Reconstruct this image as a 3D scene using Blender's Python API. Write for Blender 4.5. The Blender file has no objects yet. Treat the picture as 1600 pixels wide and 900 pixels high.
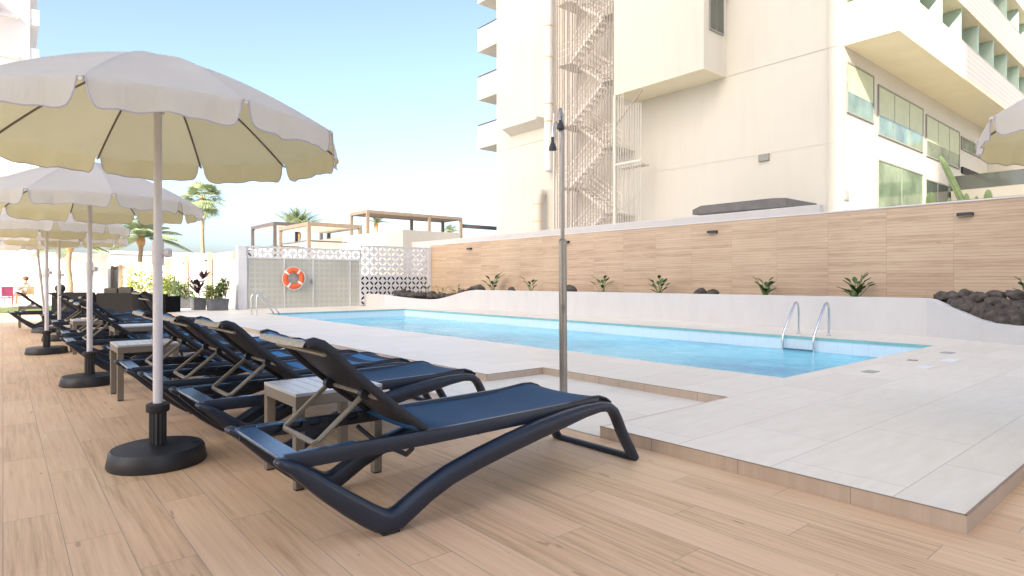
import bpy, bmesh, math, random
from mathutils import Vector, Matrix
random.seed(7)
sc = bpy.context.scene
C = sc.collection
PI = math.pi
# ---------------------------------------------------------------- camera
cd = bpy.data.cameras.new('camera'); cam = bpy.data.objects.new('camera', cd); C.objects.link(cam)
cam.location = (0, 0, 1.1)
cam.rotation_euler = (PI/2, 0, -math.atan2(.6428, .7660))
cd.sensor_width = 36; cd.lens = 948/1600*36; cd.shift_y = -11/1600
cd.clip_start = .05; cd.clip_end = 3000
sc.camera = cam
# ---------------------------------------------------------------- light
SUN_EL = math.radians(30); SX, SY = -.866, -.5          # horizontal direction towards the sun
w = bpy.data.worlds.new('World'); sc.world = w; w.use_nodes = True
nt = w.node_tree; bg = nt.nodes['Background']
sky = nt.nodes.new('ShaderNodeTexSky'); sky.sky_type = 'NISHITA'; sky.sun_disc = False
sky.sun_elevation = SUN_EL; sky.sun_rotation = math.atan2(SX, SY)
sky.air_density = .7; sky.dust_density = 3.7; sky.ozone_density = 2.2; sky.altitude = 0
nt.links.new(sky.outputs[0], bg.inputs[0]); bg.inputs[1].default_value = .15
sd = bpy.data.lights.new('sun', 'SUN'); so = bpy.data.objects.new('sun', sd); C.objects.link(so)
sd.energy = 3.6; sd.angle = math.radians(.5); sd.color = (1, .94, .85)
sv = Vector((SX*math.cos(SUN_EL), SY*math.cos(SUN_EL), math.sin(SUN_EL)))
so.rotation_euler = sv.to_track_quat('Z', 'Y').to_euler()
sc.view_settings.view_transform = 'Standard'; sc.view_settings.look = 'None'
sc.view_settings.use_white_balance = True; sc.view_settings.white_balance_temperature = 7250; sc.view_settings.white_balance_tint = 9
sc.view_settings.exposure = 1.78; sc.view_settings.gamma = 1
sc.cycles.max_bounces = 8; sc.cycles.diffuse_bounces = 5
# ---------------------------------------------------------------- materials
class NT:
    def __init__(s, name):
        s.m = bpy.data.materials.new(name); s.m.use_nodes = True
        s.t = s.m.node_tree; s.p = s.t.nodes['Principled BSDF']
    def n(s, typ, **kw):
        nd = s.t.nodes.new(typ)
        for k, v in kw.items(): setattr(nd, k, v)
        return nd
    def val(s, sock, v):
        if isinstance(v, bpy.types.NodeSocket): s.t.links.new(v, sock)
        elif v is not None: sock.default_value = v
    def math(s, op, a, b=None, c=None):
        nd = s.n('ShaderNodeMath', operation=op)
        s.val(nd.inputs[0], a); s.val(nd.inputs[1], b)
        if c is not None: s.val(nd.inputs[2], c)
        return nd.outputs[0]
    def pos(s):
        return s.n('ShaderNodeNewGeometry').outputs['Position']
    def obj(s):
        return s.n('ShaderNodeTexCoord').outputs['Object']
    def xyz(s, v):
        nd = s.n('ShaderNodeSeparateXYZ'); s.val(nd.inputs[0], v); return nd.outputs
    def comb(s, x, y, z=0.0):
        nd = s.n('ShaderNodeCombineXYZ'); s.val(nd.inputs[0], x); s.val(nd.inputs[1], y); s.val(nd.inputs[2], z); return nd.outputs[0]
    def noise(s, v, scale, detail=4, rough=.55, dist=0):
        nd = s.n('ShaderNodeTexNoise'); s.val(nd.inputs['Vector'], v)
        nd.inputs['Scale'].default_value = scale; nd.inputs['Detail'].default_value = detail
        nd.inputs['Roughness'].default_value = rough; nd.inputs['Distortion'].default_value = dist
        return nd.outputs[0]
    def white(s, v):
        nd = s.n('ShaderNodeTexWhiteNoise', noise_dimensions='3D'); s.val(nd.inputs[0], v); return nd.outputs[0]
    def ramp(s, f, stops):
        nd = s.n('ShaderNodeValToRGB'); s.val(nd.inputs[0], f)
        el = nd.color_ramp.elements
        while len(el) < len(stops): el.new(.5)
        for e, (p, c) in zip(el, stops): e.position = p; e.color = (*c, 1)
        return nd.outputs[0]
    def mix(s, f, a, b, mode='MIX'):
        nd = s.n('ShaderNodeMix', data_type='RGBA', blend_type=mode)
        s.val(nd.inputs[0], f)
        for i, v in ((6, a), (7, b)):
            if isinstance(v, tuple): v = (*v[:3], 1)
            s.val(nd.inputs[i], v)
        return nd.outputs[2]
    def bump(s, h, strength=.3, dist=.01):
        nd = s.n('ShaderNodeBump'); nd.inputs['Strength'].default_value = strength; nd.inputs['Distance'].default_value = dist
        s.val(nd.inputs['Height'], h); s.t.links.new(nd.outputs[0], s.p.inputs['Normal'])
    def col(s, c):
        if isinstance(c, tuple): c = (*c[:3], 1)
        s.val(s.p.inputs['Base Color'], c)
    def set(s, **k):
        for a, b in k.items(): s.val(s.p.inputs[a.replace('_', ' ')], b)
        return s

M = {}
def simple(name, col, rough=.6, var=.12, scale=6, metal=0, spec=.5, bump=0, bscale=60, coord='obj'):
    n = NT(name); v = n.obj() if coord == 'obj' else n.pos()
    f = n.noise(v, scale)
    a = tuple(c*(1-var) for c in col); b = tuple(min(1, c*(1+var)) for c in col)
    n.col(n.ramp(f, [(.3, a), (.7, b)]))
    n.set(Roughness=rough, Metallic=metal); n.p.inputs['Specular IOR Level'].default_value = spec
    if bump: n.bump(n.noise(v, bscale, 3), bump, .004)
    M[name] = n.m; return n

def wood_tiles(name, light, mid, dark, L, Wd, swap, vertical=False, joint_c=(.20, .15, .11), stagger=True, groove=.0032):
    n = NT(name); o = n.xyz(n.pos())
    if vertical: a, b = o[1], o[2]       # long axis world y, rows z
    else: a, b = (o[1], o[0])            # long axis y, rows x
    row = n.math('FLOOR', n.math('DIVIDE', b, Wd))
    off = n.math('MULTIPLY', n.white(n.comb(row, 3.7, 1.3)), L if stagger else 0.0)
    if stagger:
        r3 = n.math('MODULO', n.math('MULTIPLY', row, 0.382), 1.0); off = n.math('MULTIPLY', r3, L)
    al = n.math('ADD', n.math('ADD', a, off), 100*L)
    cell = n.math('FLOOR', n.math('DIVIDE', al, L))
    rnd = n.white(n.comb(row, cell, 5.1)); rnd2 = n.white(n.comb(row, cell, 9.4))
    # grain stretched along the plank, decorrelated per plank
    gx = n.math('MULTIPLY', a, .9); gy = n.math('ADD', n.math('MULTIPLY', b, 26.0), n.math('MULTIPLY', rnd, 37.0))
    g = n.noise(n.comb(gx, gy, rnd2), 1.6, 7, .60, .25)
    g2 = n.noise(n.comb(n.math('MULTIPLY', a, 3.0), n.math('MULTIPLY', b, 80.0), rnd), 2.0, 3, .5)
    g = n.math('ADD', n.math('MULTIPLY', g, .8), n.math('MULTIPLY', g2, .2))
    f = n.math('ADD', g, n.math('MULTIPLY', n.math('SUBTRACT', rnd, .5), .17))
    c = n.ramp(f, [(.30, dark), (.47, mid), (.66, light)])
    # knots and small checks
    kn = n.noise(n.comb(n.math('MULTIPLY', a, 2.2), n.math('MULTIPLY', b, 9.0), rnd2), 2.1, 2, .5)
    c = n.mix(n.math('MULTIPLY', n.math('GREATER_THAN', kn, .735), .45), c, tuple(x*.45 for x in dark))
    # colour drift over metres
    c = n.mix(.5, c, n.ramp(n.noise(n.pos(), .7, 2), [(.3, (.42, .40, .39)), (.7, (.58, .58, .58))]), 'OVERLAY')
    fb = n.math('PINGPONG', b, Wd/2) if False else n.math('ABSOLUTE', n.math('SUBTRACT', n.math('MODULO', n.math('ADD', b, 100*Wd), Wd), Wd/2))
    fa = n.math('ABSOLUTE', n.math('SUBTRACT', n.math('MODULO', al, L), L/2))
    jb = n.math('GREATER_THAN', fb, Wd/2-groove/2); ja = n.math('GREATER_THAN', fa, L/2-groove/2)
    j = n.math('MAXIMUM', jb, ja)
    jc = n.mix(n.noise(n.pos(), 1.7, 2), joint_c, tuple(min(1, x*2.4) for x in joint_c))
    c = n.mix(j, c, jc); n.col(c)
    n.set(Roughness=n.math('ADD', .42, n.math('MULTIPLY', g, .25)))
    n.bump(n.math('SUBTRACT', n.math('MULTIPLY', g, .25), j), .35, .003)
    M[name] = n.m
wood_tiles('deck', (.74, .51, .325), (.66, .435, .26), (.48, .30, .17), 1.2, .2, False)
wood_tiles('cladding', (.56, .43, .31), (.50, .365, .255), (.37, .25, .165), 1.2, .066, False, vertical=True, stagger=False, joint_c=(.22, .145, .10), groove=.006)

def tiles(name, a, b, sx, sy, joint, axis='xy'):
    n = NT(name); o = n.xyz(n.pos()); X = n.math('ADD', o[0], 100*sx-.02) if 'x' in axis else n.math('ADD', o[1], 100*sy)
    U = n.math('ADD', o[0], 100*sx+.18); V = n.math('ADD', o[1] if axis == 'xy' else o[2], 100*sy+.16)
    if axis == 'v':
        U = n.math('ADD', n.math('ADD', o[0], o[1]), 100*sx+.37)
    row = n.math('FLOOR', n.math('DIVIDE', V, sy))
    if axis == 'xy': U = n.math('ADD', U, n.math('MULTIPLY', n.math('MODULO', row, 2.0), sx/2))
    cell = n.math('FLOOR', n.math('DIVIDE', U, sx)); r = n.white(n.comb(row, cell, 2.0))
    g = n.noise(n.comb(n.math('MULTIPLY', o[0], 1.0), n.math('MULTIPLY', o[1], 5.0), r), 3.0, 6, .6)
    c = n.ramp(n.math('ADD', g, n.math('MULTIPLY', n.math('SUBTRACT', r, .5), .3)), [(.3, a), (.7, b)])
    fu = n.math('ABSOLUTE', n.math('SUBTRACT', n.math('MODULO', U, sx), sx/2)); fv = n.math('ABSOLUTE', n.math('SUBTRACT', n.math('MODULO', V, sy), sy/2))
    j = n.math('GREATER_THAN', fu, sx/2-.0018)
    if axis == 'xy': j = n.math('MAXIMUM', j, n.math('GREATER_THAN', fv, sy/2-.0018))
    n.col(n.mix(j, c, joint)); n.set(Roughness=n.math('ADD', .38, n.math('MULTIPLY', g, .2)))
    n.bump(n.math('SUBTRACT', n.math('MULTIPLY', g, .2), j), .3, .002)
    M[name] = n.m
tiles('terrace', (.69, .635, .545), (.77, .715, .625), 1.2, .6, (.40, .35, .29))
tiles('riser', (.43, .33, .25), (.52, .41, .32), .6, .6, (.2, .14, .1), 'v')
simple('trim', (.22, .15, .11), .5)
simple('render_white', (.64, .63, .64), .7, .03, 1.2, bump=.15, bscale=40, coord='pos')
n = NT('cream'); p = n.pos(); x_ = n.xyz(p)
st = n.noise(n.comb(n.math('MULTIPLY', x_[0], 3.0), n.math('MULTIPLY', x_[1], 3.0), n.math('MULTIPLY', x_[2], .25)), 1.0, 5, .6)
bl = n.noise(p, .35, 4, .6)
c = n.ramp(n.math('ADD', n.math('MULTIPLY', st, .45), n.math('MULTIPLY', bl, .55)), [(.30, (.515, .485, .42)), (.46, (.55, .525, .46)), (.7, (.57, .545, .485))])
n.col(c); n.set(Roughness=.8); n.bump(n.noise(p, 30, 3), .12, .004); M['cream'] = n.m
n = NT('planter_white'); p = n.pos(); x_ = n.xyz(p)
st = n.noise(n.comb(n.math('MULTIPLY', x_[0], 2.0), n.math('MULTIPLY', x_[1], 2.0), n.math('MULTIPLY', x_[2], .6)), 1.4, 5, .6)
n.col(n.ramp(st, [(.3, (.52, .51, .505)), (.6, (.555, .545, .545))])); n.set(Roughness=.7); n.bump(n.noise(p, 45, 3), .15, .003); M['planter_white'] = n.m
simple('tan', (.40, .31, .235), .7, .08, 2)
simple('steel', (.62, .62, .64), .22, .05, 3, metal=1)
simple('brushed_steel', (.34, .315, .29), .36, .12, 5, metal=1)
simple('frame_navy', (.010, .017, .034), .36, .15, 4, spec=.55)
simple('frame_black', (.008, .011, .019), .5, .15, 8)
simple('base_plastic', (.018, .018, .022), .48, .15, 7, bump=.1, bscale=300)
simple('prop_metal', (.19, .165, .13), .4, .1, 8)
simple('lip_sunlit', (.34, .31, .25), .8, .25, 60)  # sunlit cream tone put into the head lip colour
simple('table_side', (.20, .165, .13), .55, .08, 4)
simple('table_top', (.46, .46, .47), .33, .06, 5)
simple('pole_white', (.66, .63, .66), .35, .03, 3)
simple('rib_brown', (.20, .165, .13), .5)
simple('fringe_piping', (.50, .46, .54), .7)  # lilac tint imitates lens colour fringing along the flap edges
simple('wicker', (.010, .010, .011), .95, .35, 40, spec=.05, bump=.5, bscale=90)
simple('block_white', (.62, .62, .64), .7, .03, 2)
simple('cushion', (.03, .029, .028), .95, .15, 20, spec=.05)
simple('pot_grey', (.10, .105, .12), .55, .15, 6)
simple('soil', (.05, .035, .025), .95, .3, 20)
simple('lava', (.075, .062, .052), .9, .6, 9, bump=1.0, bscale=22)
simple('leaf_dark', (.045, .10, .028), .45, .35, 5)
simple('leaf_mid', (.10, .19, .045), .5, .35, 5)
simple('leaf_lime', (.24, .29, .065), .5, .3, 5)
simple('leaf_purple', (.05, .018, .035), .5, .3, 5)
simple('palm_leaf', (.27, .34, .20), .5, .35, 2)
simple('palm_dry', (.34, .20, .09), .8, .3, 4)
simple('bark', (.24, .18, .13), .9, .3, 9, bump=.5, bscale=20)
simple('soffit_bounce', (.84, .76, .56), .8, .03, 1)  # lighter than the cream walls: bounce light put into the underside colour
simple('tray_sky_tint', (.025, .085, .18), .25, .1, 4)  # lighter blue than the frame, sky reflection put into the colour
simple('orange', (.72, .12, .035), .5, .1, 6)
simple('tape_white', (.75, .75, .73), .5, .05, 6)
simple('door_frosted', (.42, .42, .37), .35, .05, 3)
simple('lamp_black', (.03, .03, .032), .5)
simple('awning_grey', (.12, .115, .11), .6, .15, 3)
simple('pergola_wood', (.17, .13, .10), .6, .15, 4)
simple('pergola_dark', (.07, .06, .065), .5, .1, 4)
simple('canvas', (.72, .66, .55), .8, .05, 4)
simple('glass_dark', (.07, .085, .075), .08, .2, .5, spec=.8)
simple('glass_green', (.16, .22, .15), .10, .5, .8, spec=.7)
simple('blind', (.46, .50, .33), .5, .06, 2)
simple('partition', (.42, .56, .50), .5, .06, 2)
simple('win_frame', (.25, .25, .22), .5)
simple('stair_white', (.82, .79, .72), .6, .05, 2)
simple('rust_bar', (.36, .295, .26), .7, .2, 8)
simple('rail_blue', (.06, .07, .12), .5)
simple('cactus', (.24, .32, .13), .6, .15, 10)
simple('grass', (.10, .16, .04), .9, .4, 6, bump=.5, bscale=60, coord='pos')
simple('ground', (.66, .61, .52), .9, .1, .3, coord='pos')
simple('skin', (.50, .30, .21), .6); simple('shirt', (.78, .77, .76), .9); simple('hair', (.09, .04, .02), .7); simple('shorts', (.2, .2, .3), .9)
simple('pink', (.70, .10, .25), .6)
simple('teal_tile', (.22, .46, .46), .3, .12, 4)
simple('plaque', (.36, .35, .33), .5); simple('plaque_white', (.74, .75, .77), .4); simple('plaque_brown', (.30, .22, .18), .5)
simple('stain_metal', (.60, .40, .22), .6, .2, 8)
simple('step_teal', (.03, .14, .20), .4, .1, 5)
simple('curtain', (.62, .60, .52), .8, .1, 3)
simple('terracotta', (.66, .27, .10), .7)
# ribbed parapet tiles
n = NT('parapet_tile'); o = n.xyz(n.pos())
gz = n.math('ABSOLUTE', n.math('SUBTRACT', n.math('MODULO', n.math('ADD', o[2], 10.0), .22), .11))
gx = n.math('ABSOLUTE', n.math('SUBTRACT', n.math('MODULO', n.math('ADD', n.math('ADD', o[0], o[1]), 50.0), .3), .15))
j = n.math('MAXIMUM', n.math('GREATER_THAN', gz, .095), n.math('MULTIPLY', n.math('GREATER_THAN', gx, .14), .6))
n.col(n.mix(n.math('MULTIPLY', j, n.math('ADD', .3, n.noise(n.pos(), .8))), (.70, .66, .60), (.52, .46, .39))); n.set(Roughness=.7); n.bump(n.math('MULTIPLY', j, -1), .4, .01); M['parapet_tile'] = n.m
# canopy fabric, golden glow of transmitted light painted into the underside, lets light through
n = NT('canopy'); geo = n.n('ShaderNodeNewGeometry'); ob = n.obj()
wv = n.noise(ob, 3.0, 3); fine = n.noise(ob, 220.0, 2)
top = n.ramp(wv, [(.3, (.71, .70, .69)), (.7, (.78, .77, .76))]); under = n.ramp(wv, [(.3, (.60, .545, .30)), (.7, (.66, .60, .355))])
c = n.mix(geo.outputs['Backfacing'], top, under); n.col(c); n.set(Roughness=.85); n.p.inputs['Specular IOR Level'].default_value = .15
tr = n.n('ShaderNodeBsdfTranslucent'); tr.inputs[0].default_value = (.86, .76, .46, 1)
mx = n.n('ShaderNodeMixShader'); mx.inputs[0].default_value = .40
n.t.links.new(n.p.outputs[0], mx.inputs[1]); n.t.links.new(tr.outputs[0], mx.inputs[2]); n.t.links.new(mx.outputs[0], n.t.nodes['Material Output'].inputs[0])
cz_ = n.xyz(ob); pleat = n.noise(n.comb(n.math('MULTIPLY', n.math('ARCTAN2', cz_[1], cz_[0]), 9.0), 0.0, n.math('MULTIPLY', cz_[2], 2.0)), 3.0, 3)
n.bump(n.math('ADD', n.math('ADD', n.math('MULTIPLY', wv, 2.0), n.math('MULTIPLY', pleat, n.math('MULTIPLY', 1.6, n.math('LESS_THAN', cz_[2], 2.01)))), n.math('MULTIPLY', fine, .1)), .5, .012); M['canopy'] = n.m
# sling fabrics
def sling(name, banded):
    n = NT(name); o = n.obj(); x = n.xyz(o)
    f = n.noise(o, 3, 3); we = n.noise(n.comb(n.math('MULTIPLY', x[0], 1.0), n.math('MULTIPLY', x[1], 1.0), x[2]), 400, 2)
    c = n.ramp(f, [(.3, (.013, .050, .108)), (.7, (.018, .066, .138))])
    if banded:
        b = n.math('GREATER_THAN', n.math('MODULO', n.math('ADD', x[0], 9.03), .20), .10)
        c = n.mix(b, (.010, .022, .046), (.025, .150, .34))
    n.col(c); n.set(Roughness=.65); n.p.inputs['Specular IOR Level'].default_value = .12; n.bump(we, .3, .002)
    M[name] = n.m
sling('sling', False); sling('sling_banded', True)
# water
n = NT('pool_water'); p = n.pos()
big = n.noise(p, .35, 3, .5, .4); small = n.noise(n.comb(n.xyz(p)[0], n.math('MULTIPLY', n.xyz(p)[1], .6)), 3.2, 5, .6, .8)
c = n.ramp(n.math('ADD', n.math('MULTIPLY', big, .7), n.math('MULTIPLY', small, .3)), [(.38, (.02, .33, .53)), (.5, (.07, .51, .69)), (.62, (.19, .64, .77))])
n.col(c); n.set(Roughness=.07); n.p.inputs['IOR'].default_value = 1.33; n.p.inputs['Specular IOR Level'].default_value = .16
n.bump(small, .5, .03); M['pool_water'] = n.m
# pool lining
n = NT('pool_tile'); o = n.xyz(n.pos())
a = n.math('GREATER_THAN', n.math('MODULO', n.math('ADD', n.math('ADD', o[0], o[1]), 50.0), .25), .242)
n.col(n.mix(a, (.62, .74, .80), (.5, .66, .74))); n.set(Roughness=.25); M['pool_tile'] = n.m
# ---------------------------------------------------------------- mesh helpers
class MB:
    def __init__(s): s.v = []; s.f = []; s.mi = []
    def add(s, vs, fs, mi=0):
        b = len(s.v); s.v += [tuple(v) for v in vs]; s.f += [tuple(b+i for i in f) for f in fs]; s.mi += [mi]*len(fs); return s
    def box(s, x0, x1, y0, y1, z0, z1, mi=0):
        vs = [(x, y, z) for z in (z0, z1) for y in (y0, y1) for x in (x0, x1)]
        return s.add(vs, [(0, 2, 3, 1), (4, 5, 7, 6), (0, 1, 5, 4), (2, 6, 7, 3), (0, 4, 6, 2), (1, 3, 7, 5)], mi)
    def prism(s, pts, h0, h1, plane='xz', mi=0):
        n_ = len(pts)
        mk = {'xz': lambda a, b, h: (a, h, b), 'xy': lambda a, b, h: (a, b, h), 'yz': lambda a, b, h: (h, a, b)}[plane]
        vs = [mk(a, b, h0) for a, b in pts]+[mk(a, b, h1) for a, b in pts]
        fs = [tuple(range(n_)), tuple(range(2*n_-1, n_-1, -1))]+[(i, i+n_, (i+1) % n_+n_, (i+1) % n_) for i in range(n_)]
        return s.add(vs, fs, mi)
    def sweep(s, pts, rad, n_=8, side=None, square=0, caps=True, closed=False, mi=0):
        """rad: float or list of (half width along side, half height); side: fixed side vector"""
        P = [Vector(p) for p in pts]; N = len(P); base = len(s.v); prev = None; rings = []
        for i, p in enumerate(P):
            if closed: t = P[(i+1) % N]-P[i-1]
            else: t = P[min(i+1, N-1)]-P[max(i-1, 0)]
            t.normalize()
            if side is not None: a = Vector(side); a = (a-t*a.dot(t)).normalized()
            else:
                if prev is None: prev = t.orthogonal().normalized()
                a = (prev-t*prev.dot(t)).normalized(); prev = a
            b = t.cross(a); r = rad[i] if isinstance(rad, list) else rad
            if not isinstance(r, tuple): r = (r, r)
            ring = []
            for k in range(n_):
                th = 2*PI*(k+.5)/n_; c, q = math.cos(th), math.sin(th)
                if square:
                    e = 1-square; c = math.copysign(abs(c)**e, c); q = math.copysign(abs(q)**e, q)
                ring.append(p+a*c*r[0]+b*q*r[1])
            rings.append(ring)
        vs = [v for r in rings for v in r]; fs = []
        for i in range(N if closed else N-1):
            for k in range(n_):
                i2 = (i+1) % N; fs.append((i*n_+k, i*n_+(k+1) % n_, i2*n_+(k+1) % n_, i2*n_+k))
        if caps and not closed: fs += [tuple(range(n_-1, -1, -1)), tuple((N-1)*n_+k for k in range(n_))]
        return s.add(vs, fs, mi)
    def lathe(s, prof, n_=32, c=(0, 0, 0), mi=0):
        vs = []; fs = []
        for r, z in prof:
            for k in range(n_): th = 2*PI*k/n_; vs.append((c[0]+r*math.cos(th), c[1]+r*math.sin(th), c[2]+z))
        for i in range(len(prof)-1):
            for k in range(n_): fs.append((i*n_+k, i*n_+(k+1) % n_, (i+1)*n_+(k+1) % n_, (i+1)*n_+k))
        fs += [tuple(range(n_-1, -1, -1)), tuple((len(prof)-1)*n_+k for k in range(n_))]
        return s.add(vs, fs, mi)
    def ellipsoid(s, c, r, nu=12, nv=8, jit=0, mi=0):
        vs = []; fs = []
        for i in range(nv+1):
            ph = PI*i/nv
            for k in range(nu):
                th = 2*PI*k/nu; j = 1+random.uniform(-jit, jit)
                vs.append((c[0]+r[0]*math.sin(ph)*math.cos(th)*j, c[1]+r[1]*math.sin(ph)*math.sin(th)*j, c[2]+r[2]*math.cos(ph)*j))
        for i in range(nv):
            for k in range(nu): fs.append((i*nu+k, (i+1)*nu+k, (i+1)*nu+(k+1) % nu, i*nu+(k+1) % nu))
        return s.add(vs, fs, mi)
    def leaf(s, base, d, up, L, W, droop=.3, seg=4, mi=0):
        base = Vector(base); d = Vector(d).normalized(); side = d.cross(Vector(up)); 
        if side.length < .01: side = d.orthogonal()
        side.normalize(); vs = []; fs = []
        for i in range(seg+1):
            t = i/seg; p = base+d*L*t+Vector((0, 0, -droop*L*t*t)); wd = W*.5*math.sin(PI*min(.97, t*.9+.07))
            vs += [p-side*wd, p+Vector((0, 0, -.12*W)), p+side*wd]
        for i in range(seg):
            a = i*3; fs += [(a, a+1, a+4, a+3), (a+1, a+2, a+5, a+4)]
        return s.add(vs, fs, mi)
    def build(s, name, mat, parent=None, smooth=False, bevel=0, loc=None):
        me = bpy.data.meshes.new(name); me.from_pydata([tuple(v) for v in s.v], [], s.f)
        mats = mat if isinstance(mat, (list, tuple)) else [mat]
        for m in mats: me.materials.append(M[m])
        if len(mats) > 1: me.polygons.foreach_set('material_index', s.mi)
        bm = bmesh.new(); bm.from_mesh(me)
        if not getattr(s, 'keep', False): bmesh.ops.recalc_face_normals(bm, faces=bm.faces)
        if smooth:
            for f in bm.faces: f.smooth = True
            for e in bm.edges:
                if len(e.link_faces) == 2 and e.calc_face_angle(0) > .75: e.smooth = False
        bm.to_mesh(me); bm.free()
        o = bpy.data.objects.new(name, me); C.objects.link(o)
        if parent: o.parent = parent
        if loc: o.location = loc
        if bevel:
            b = o.modifiers.new('bevel', 'BEVEL'); b.width = bevel; b.segments = 2; b.limit_method = 'ANGLE'
        return o
def tag(o, label, cat, group=None):
    o['label'] = label; o['category'] = cat
    if group: o['group'] = group
    return o
def thing(name, label, cat, loc=(0, 0, 0), rz=0, group=None):
    o = bpy.data.objects.new(name, None); C.objects.link(o); o.location = loc; o.rotation_euler = (0, 0, rz); o.empty_display_size = .1
    return tag(o, label, cat, group)
def struct(o): o['kind'] = 'structure'; return o
def copy_tree(o, parent=None):
    c = o.copy(); C.objects.link(c)
    if parent: c.parent = parent
    for ch in list(kids.get(o.name, [])): copy_tree(ch, c)
    return c
kids = {}
def index_kids():
    kids.clear()
    for o in bpy.data.objects:
        if o.parent: kids.setdefault(o.parent.name, []).append(o)
def dup(o, label, loc, rz=0, scale=None):
    c = copy_tree(o); c.location = loc; c.rotation_euler = (0, 0, rz); c['label'] = label
    if scale: c.scale = scale
    return c
# ---------------------------------------------------------------- ground, deck, terrace, pool
PX0, PX1, PY0, PY1 = 6.3, 11.25, 3.05, 19.5
def rects(name, mat, rs, z):
    b = MB(); b.keep = True
    for x0, x1, y0, y1 in rs: b.add([(x0, y0, z), (x1, y0, z), (x1, y1, z), (x0, y1, z)], [(0, 1, 2, 3)])
    return struct(b.build(name, mat))
rects('ground', 'ground', [(-900, PX0, -900, 1500), (PX1, 1500, -900, 1500), (PX0, PX1, -900, PY0), (PX0, PX1, PY1, 1500)], -.02)
rects('wood_deck', 'deck', [(-9.5, 3.22, -5, 27), (3.22, 40, -5, .76)], 0)
rects('lower_tiles', 'terrace', [(3.22, 4.9, 2.84, 22)], .004)
rects('pool_terrace', 'terrace', [(3.22, 4.88, .76, 2.85), (4.88, PX0, .76, 5.25), (4.05, PX0, 5.25, 46), (PX0, PX1, .76, PY0), (PX0, PX1, PY1, 46), (PX1, 21.9, .76, 46)], .08)
b = MB()
def riser(x0, y0, x1, y1):
    t = .012; b.box(min(x0, x1)-(t if x0 == x1 else 0), max(x0, x1)+(0 if x0 == x1 else 0), min(y0, y1)-(t if y0 == y1 else 0), max(y0, y1), -.05, .0795)
riser(3.22, .76, 3.22, 2.85); riser(3.208, .76, 40, .76); riser(4.88, 2.862, 4.88, 5.238)
riser(4.05, 5.25, 4.05, 40); riser(4.05, 5.25, 4.88, 5.25); b.box(3.208, 4.88, 2.85, 2.862, -.05, .0795)
struct(b.build('kerb_riser', 'riser'))
b = MB()
for x0, x1, y0, y1 in ((3.206, 3.216, .75, 2.864), (3.206, 40, .746, .756), (4.866, 4.876, 2.87, 5.24), (4.036, 4.046, 5.24, 40), (4.036, 4.866, 5.236, 5.246)): b.box(x0, x1, y0, y1, .0796, .0825)
struct(b.build('kerb_trim', 'trim'))
b = MB(); zb = -1.35; t = .1
b.box(PX0-t, PX0, PY0-t, PY1+t, zb, .06); b.box(PX1, PX1+t, PY0-t, PY1+t, zb, .06); b.box(PX0, PX1, PY0-t, PY0, zb, .06); b.box(PX0, PX1, PY1, PY1+t, zb, .06)
b.box(PX0-t, PX1+t, PY0-t, PY1+t, zb-.1, zb)
struct(b.build('pool_basin', 'pool_tile'))
b = MB()
for x0, x1, y0, y1 in ((PX1-.012, PX1-.001, PY0+.001, PY1-.001), (PX0+.001, PX0+.012, PY0+.001, PY1-.001), (PX0+.013, PX1-.013, PY1-.012, PY1-.001), (PX0+.013, PX1-.013, PY0+.001, PY0+.012)): b.box(x0, x1, y0, y1, .03, .0785)
struct(b.build('pool_edge_tiles', 'teal_tile'))
b = MB(); b.keep = True; NX, NY = 40, 120; zw = -.18
vs = [(PX0+(PX1-PX0)*i/NX, PY0+(PY1-PY0)*j/NY, zw) for j in range(NY+1) for i in range(NX+1)]
b.add(vs, [(j*(NX+1)+i, j*(NX+1)+i+1, (j+1)*(NX+1)+i+1, (j+1)*(NX+1)+i) for j in range(NY) for i in range(NX)])
struct(b.build('pool_water', 'pool_water', smooth=True))
rects('lawn', 'grass', [(-9, 3.6, 27, 33)], .012)
rects('promenade', 'render_white', [(-60, 4.0, 33, 60)], .01)
# ---------------------------------------------------------------- planter and walls
def polyline_wall(pts, thick):
    """pts: list of (x,y,ztop); returns prism mesh following the line, thickness to the +x side"""
    b = MB(); n_ = len(pts); vs = []
    for i, (x, y, z) in enumerate(pts):
        a = Vector(pts[max(i-1, 0)][:2]); c = Vector(pts[min(i+1, n_-1)][:2]); d = (c-a).normalized(); nn = Vector((d.y, -d.x))*thick
        vs += [(x, y, -.02), (x, y, z), (x+nn.x, y+nn.y, z), (x+nn.x, y+nn.y, -.02)]
    fs = []
    for i in range(n_-1):
        for k in range(4): fs.append((i*4+k, i*4+(k+1) % 4, (i+1)*4+(k+1) % 4, (i+1)*4+k))
    fs += [(3, 2, 1, 0), tuple((n_-1)*4+k for k in range(4))]
    return b.add(vs, fs)
right_curve = [(.39, 1.9), (.385, 1.55), (.40, 1.2), (.45, .95), (.53, .7), (.63, .45), (.72, .2), (.765, .08)]
pts = []
QX, QY = 13.1, 3.66; dx, dy = (12.34-13.1), (2.14-3.66); ln = math.hypot(dx, dy); dx /= ln; dy /= ln
for z, s in [(.40, 6.0), (.385, 2.6)]+right_curve: pts.append((QX+dx*s, QY+dy*s, z))
pts.append((QX, QY, .78)); pts.append((13.1, 10, .78)); pts.append((13.08, 17.7, .775))
ex, ey = (11.0-13.08), (20.6-17.75); 
for k in range(0, 13):
    t = k/12; tt = t
    z = .775 if t == 0 else .775-.36*math.sin(min(1, t/.48)*PI/2)**1.6 if t < .48 else .415+ .17*((t-.48)/.52)**1.5
    pts.append((13.08+ex*t, 17.75+ey*t, z))
pts.append((11.02, 20.75, .585)); pts.append((11.3, 22.74, .585))
w0 = tag(polyline_wall(pts, .14).build('planter_wall', 'planter_white', bevel=.012), 'long low white planter wall beyond the pool, dipping in a curve at both ends', 'wall')
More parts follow.
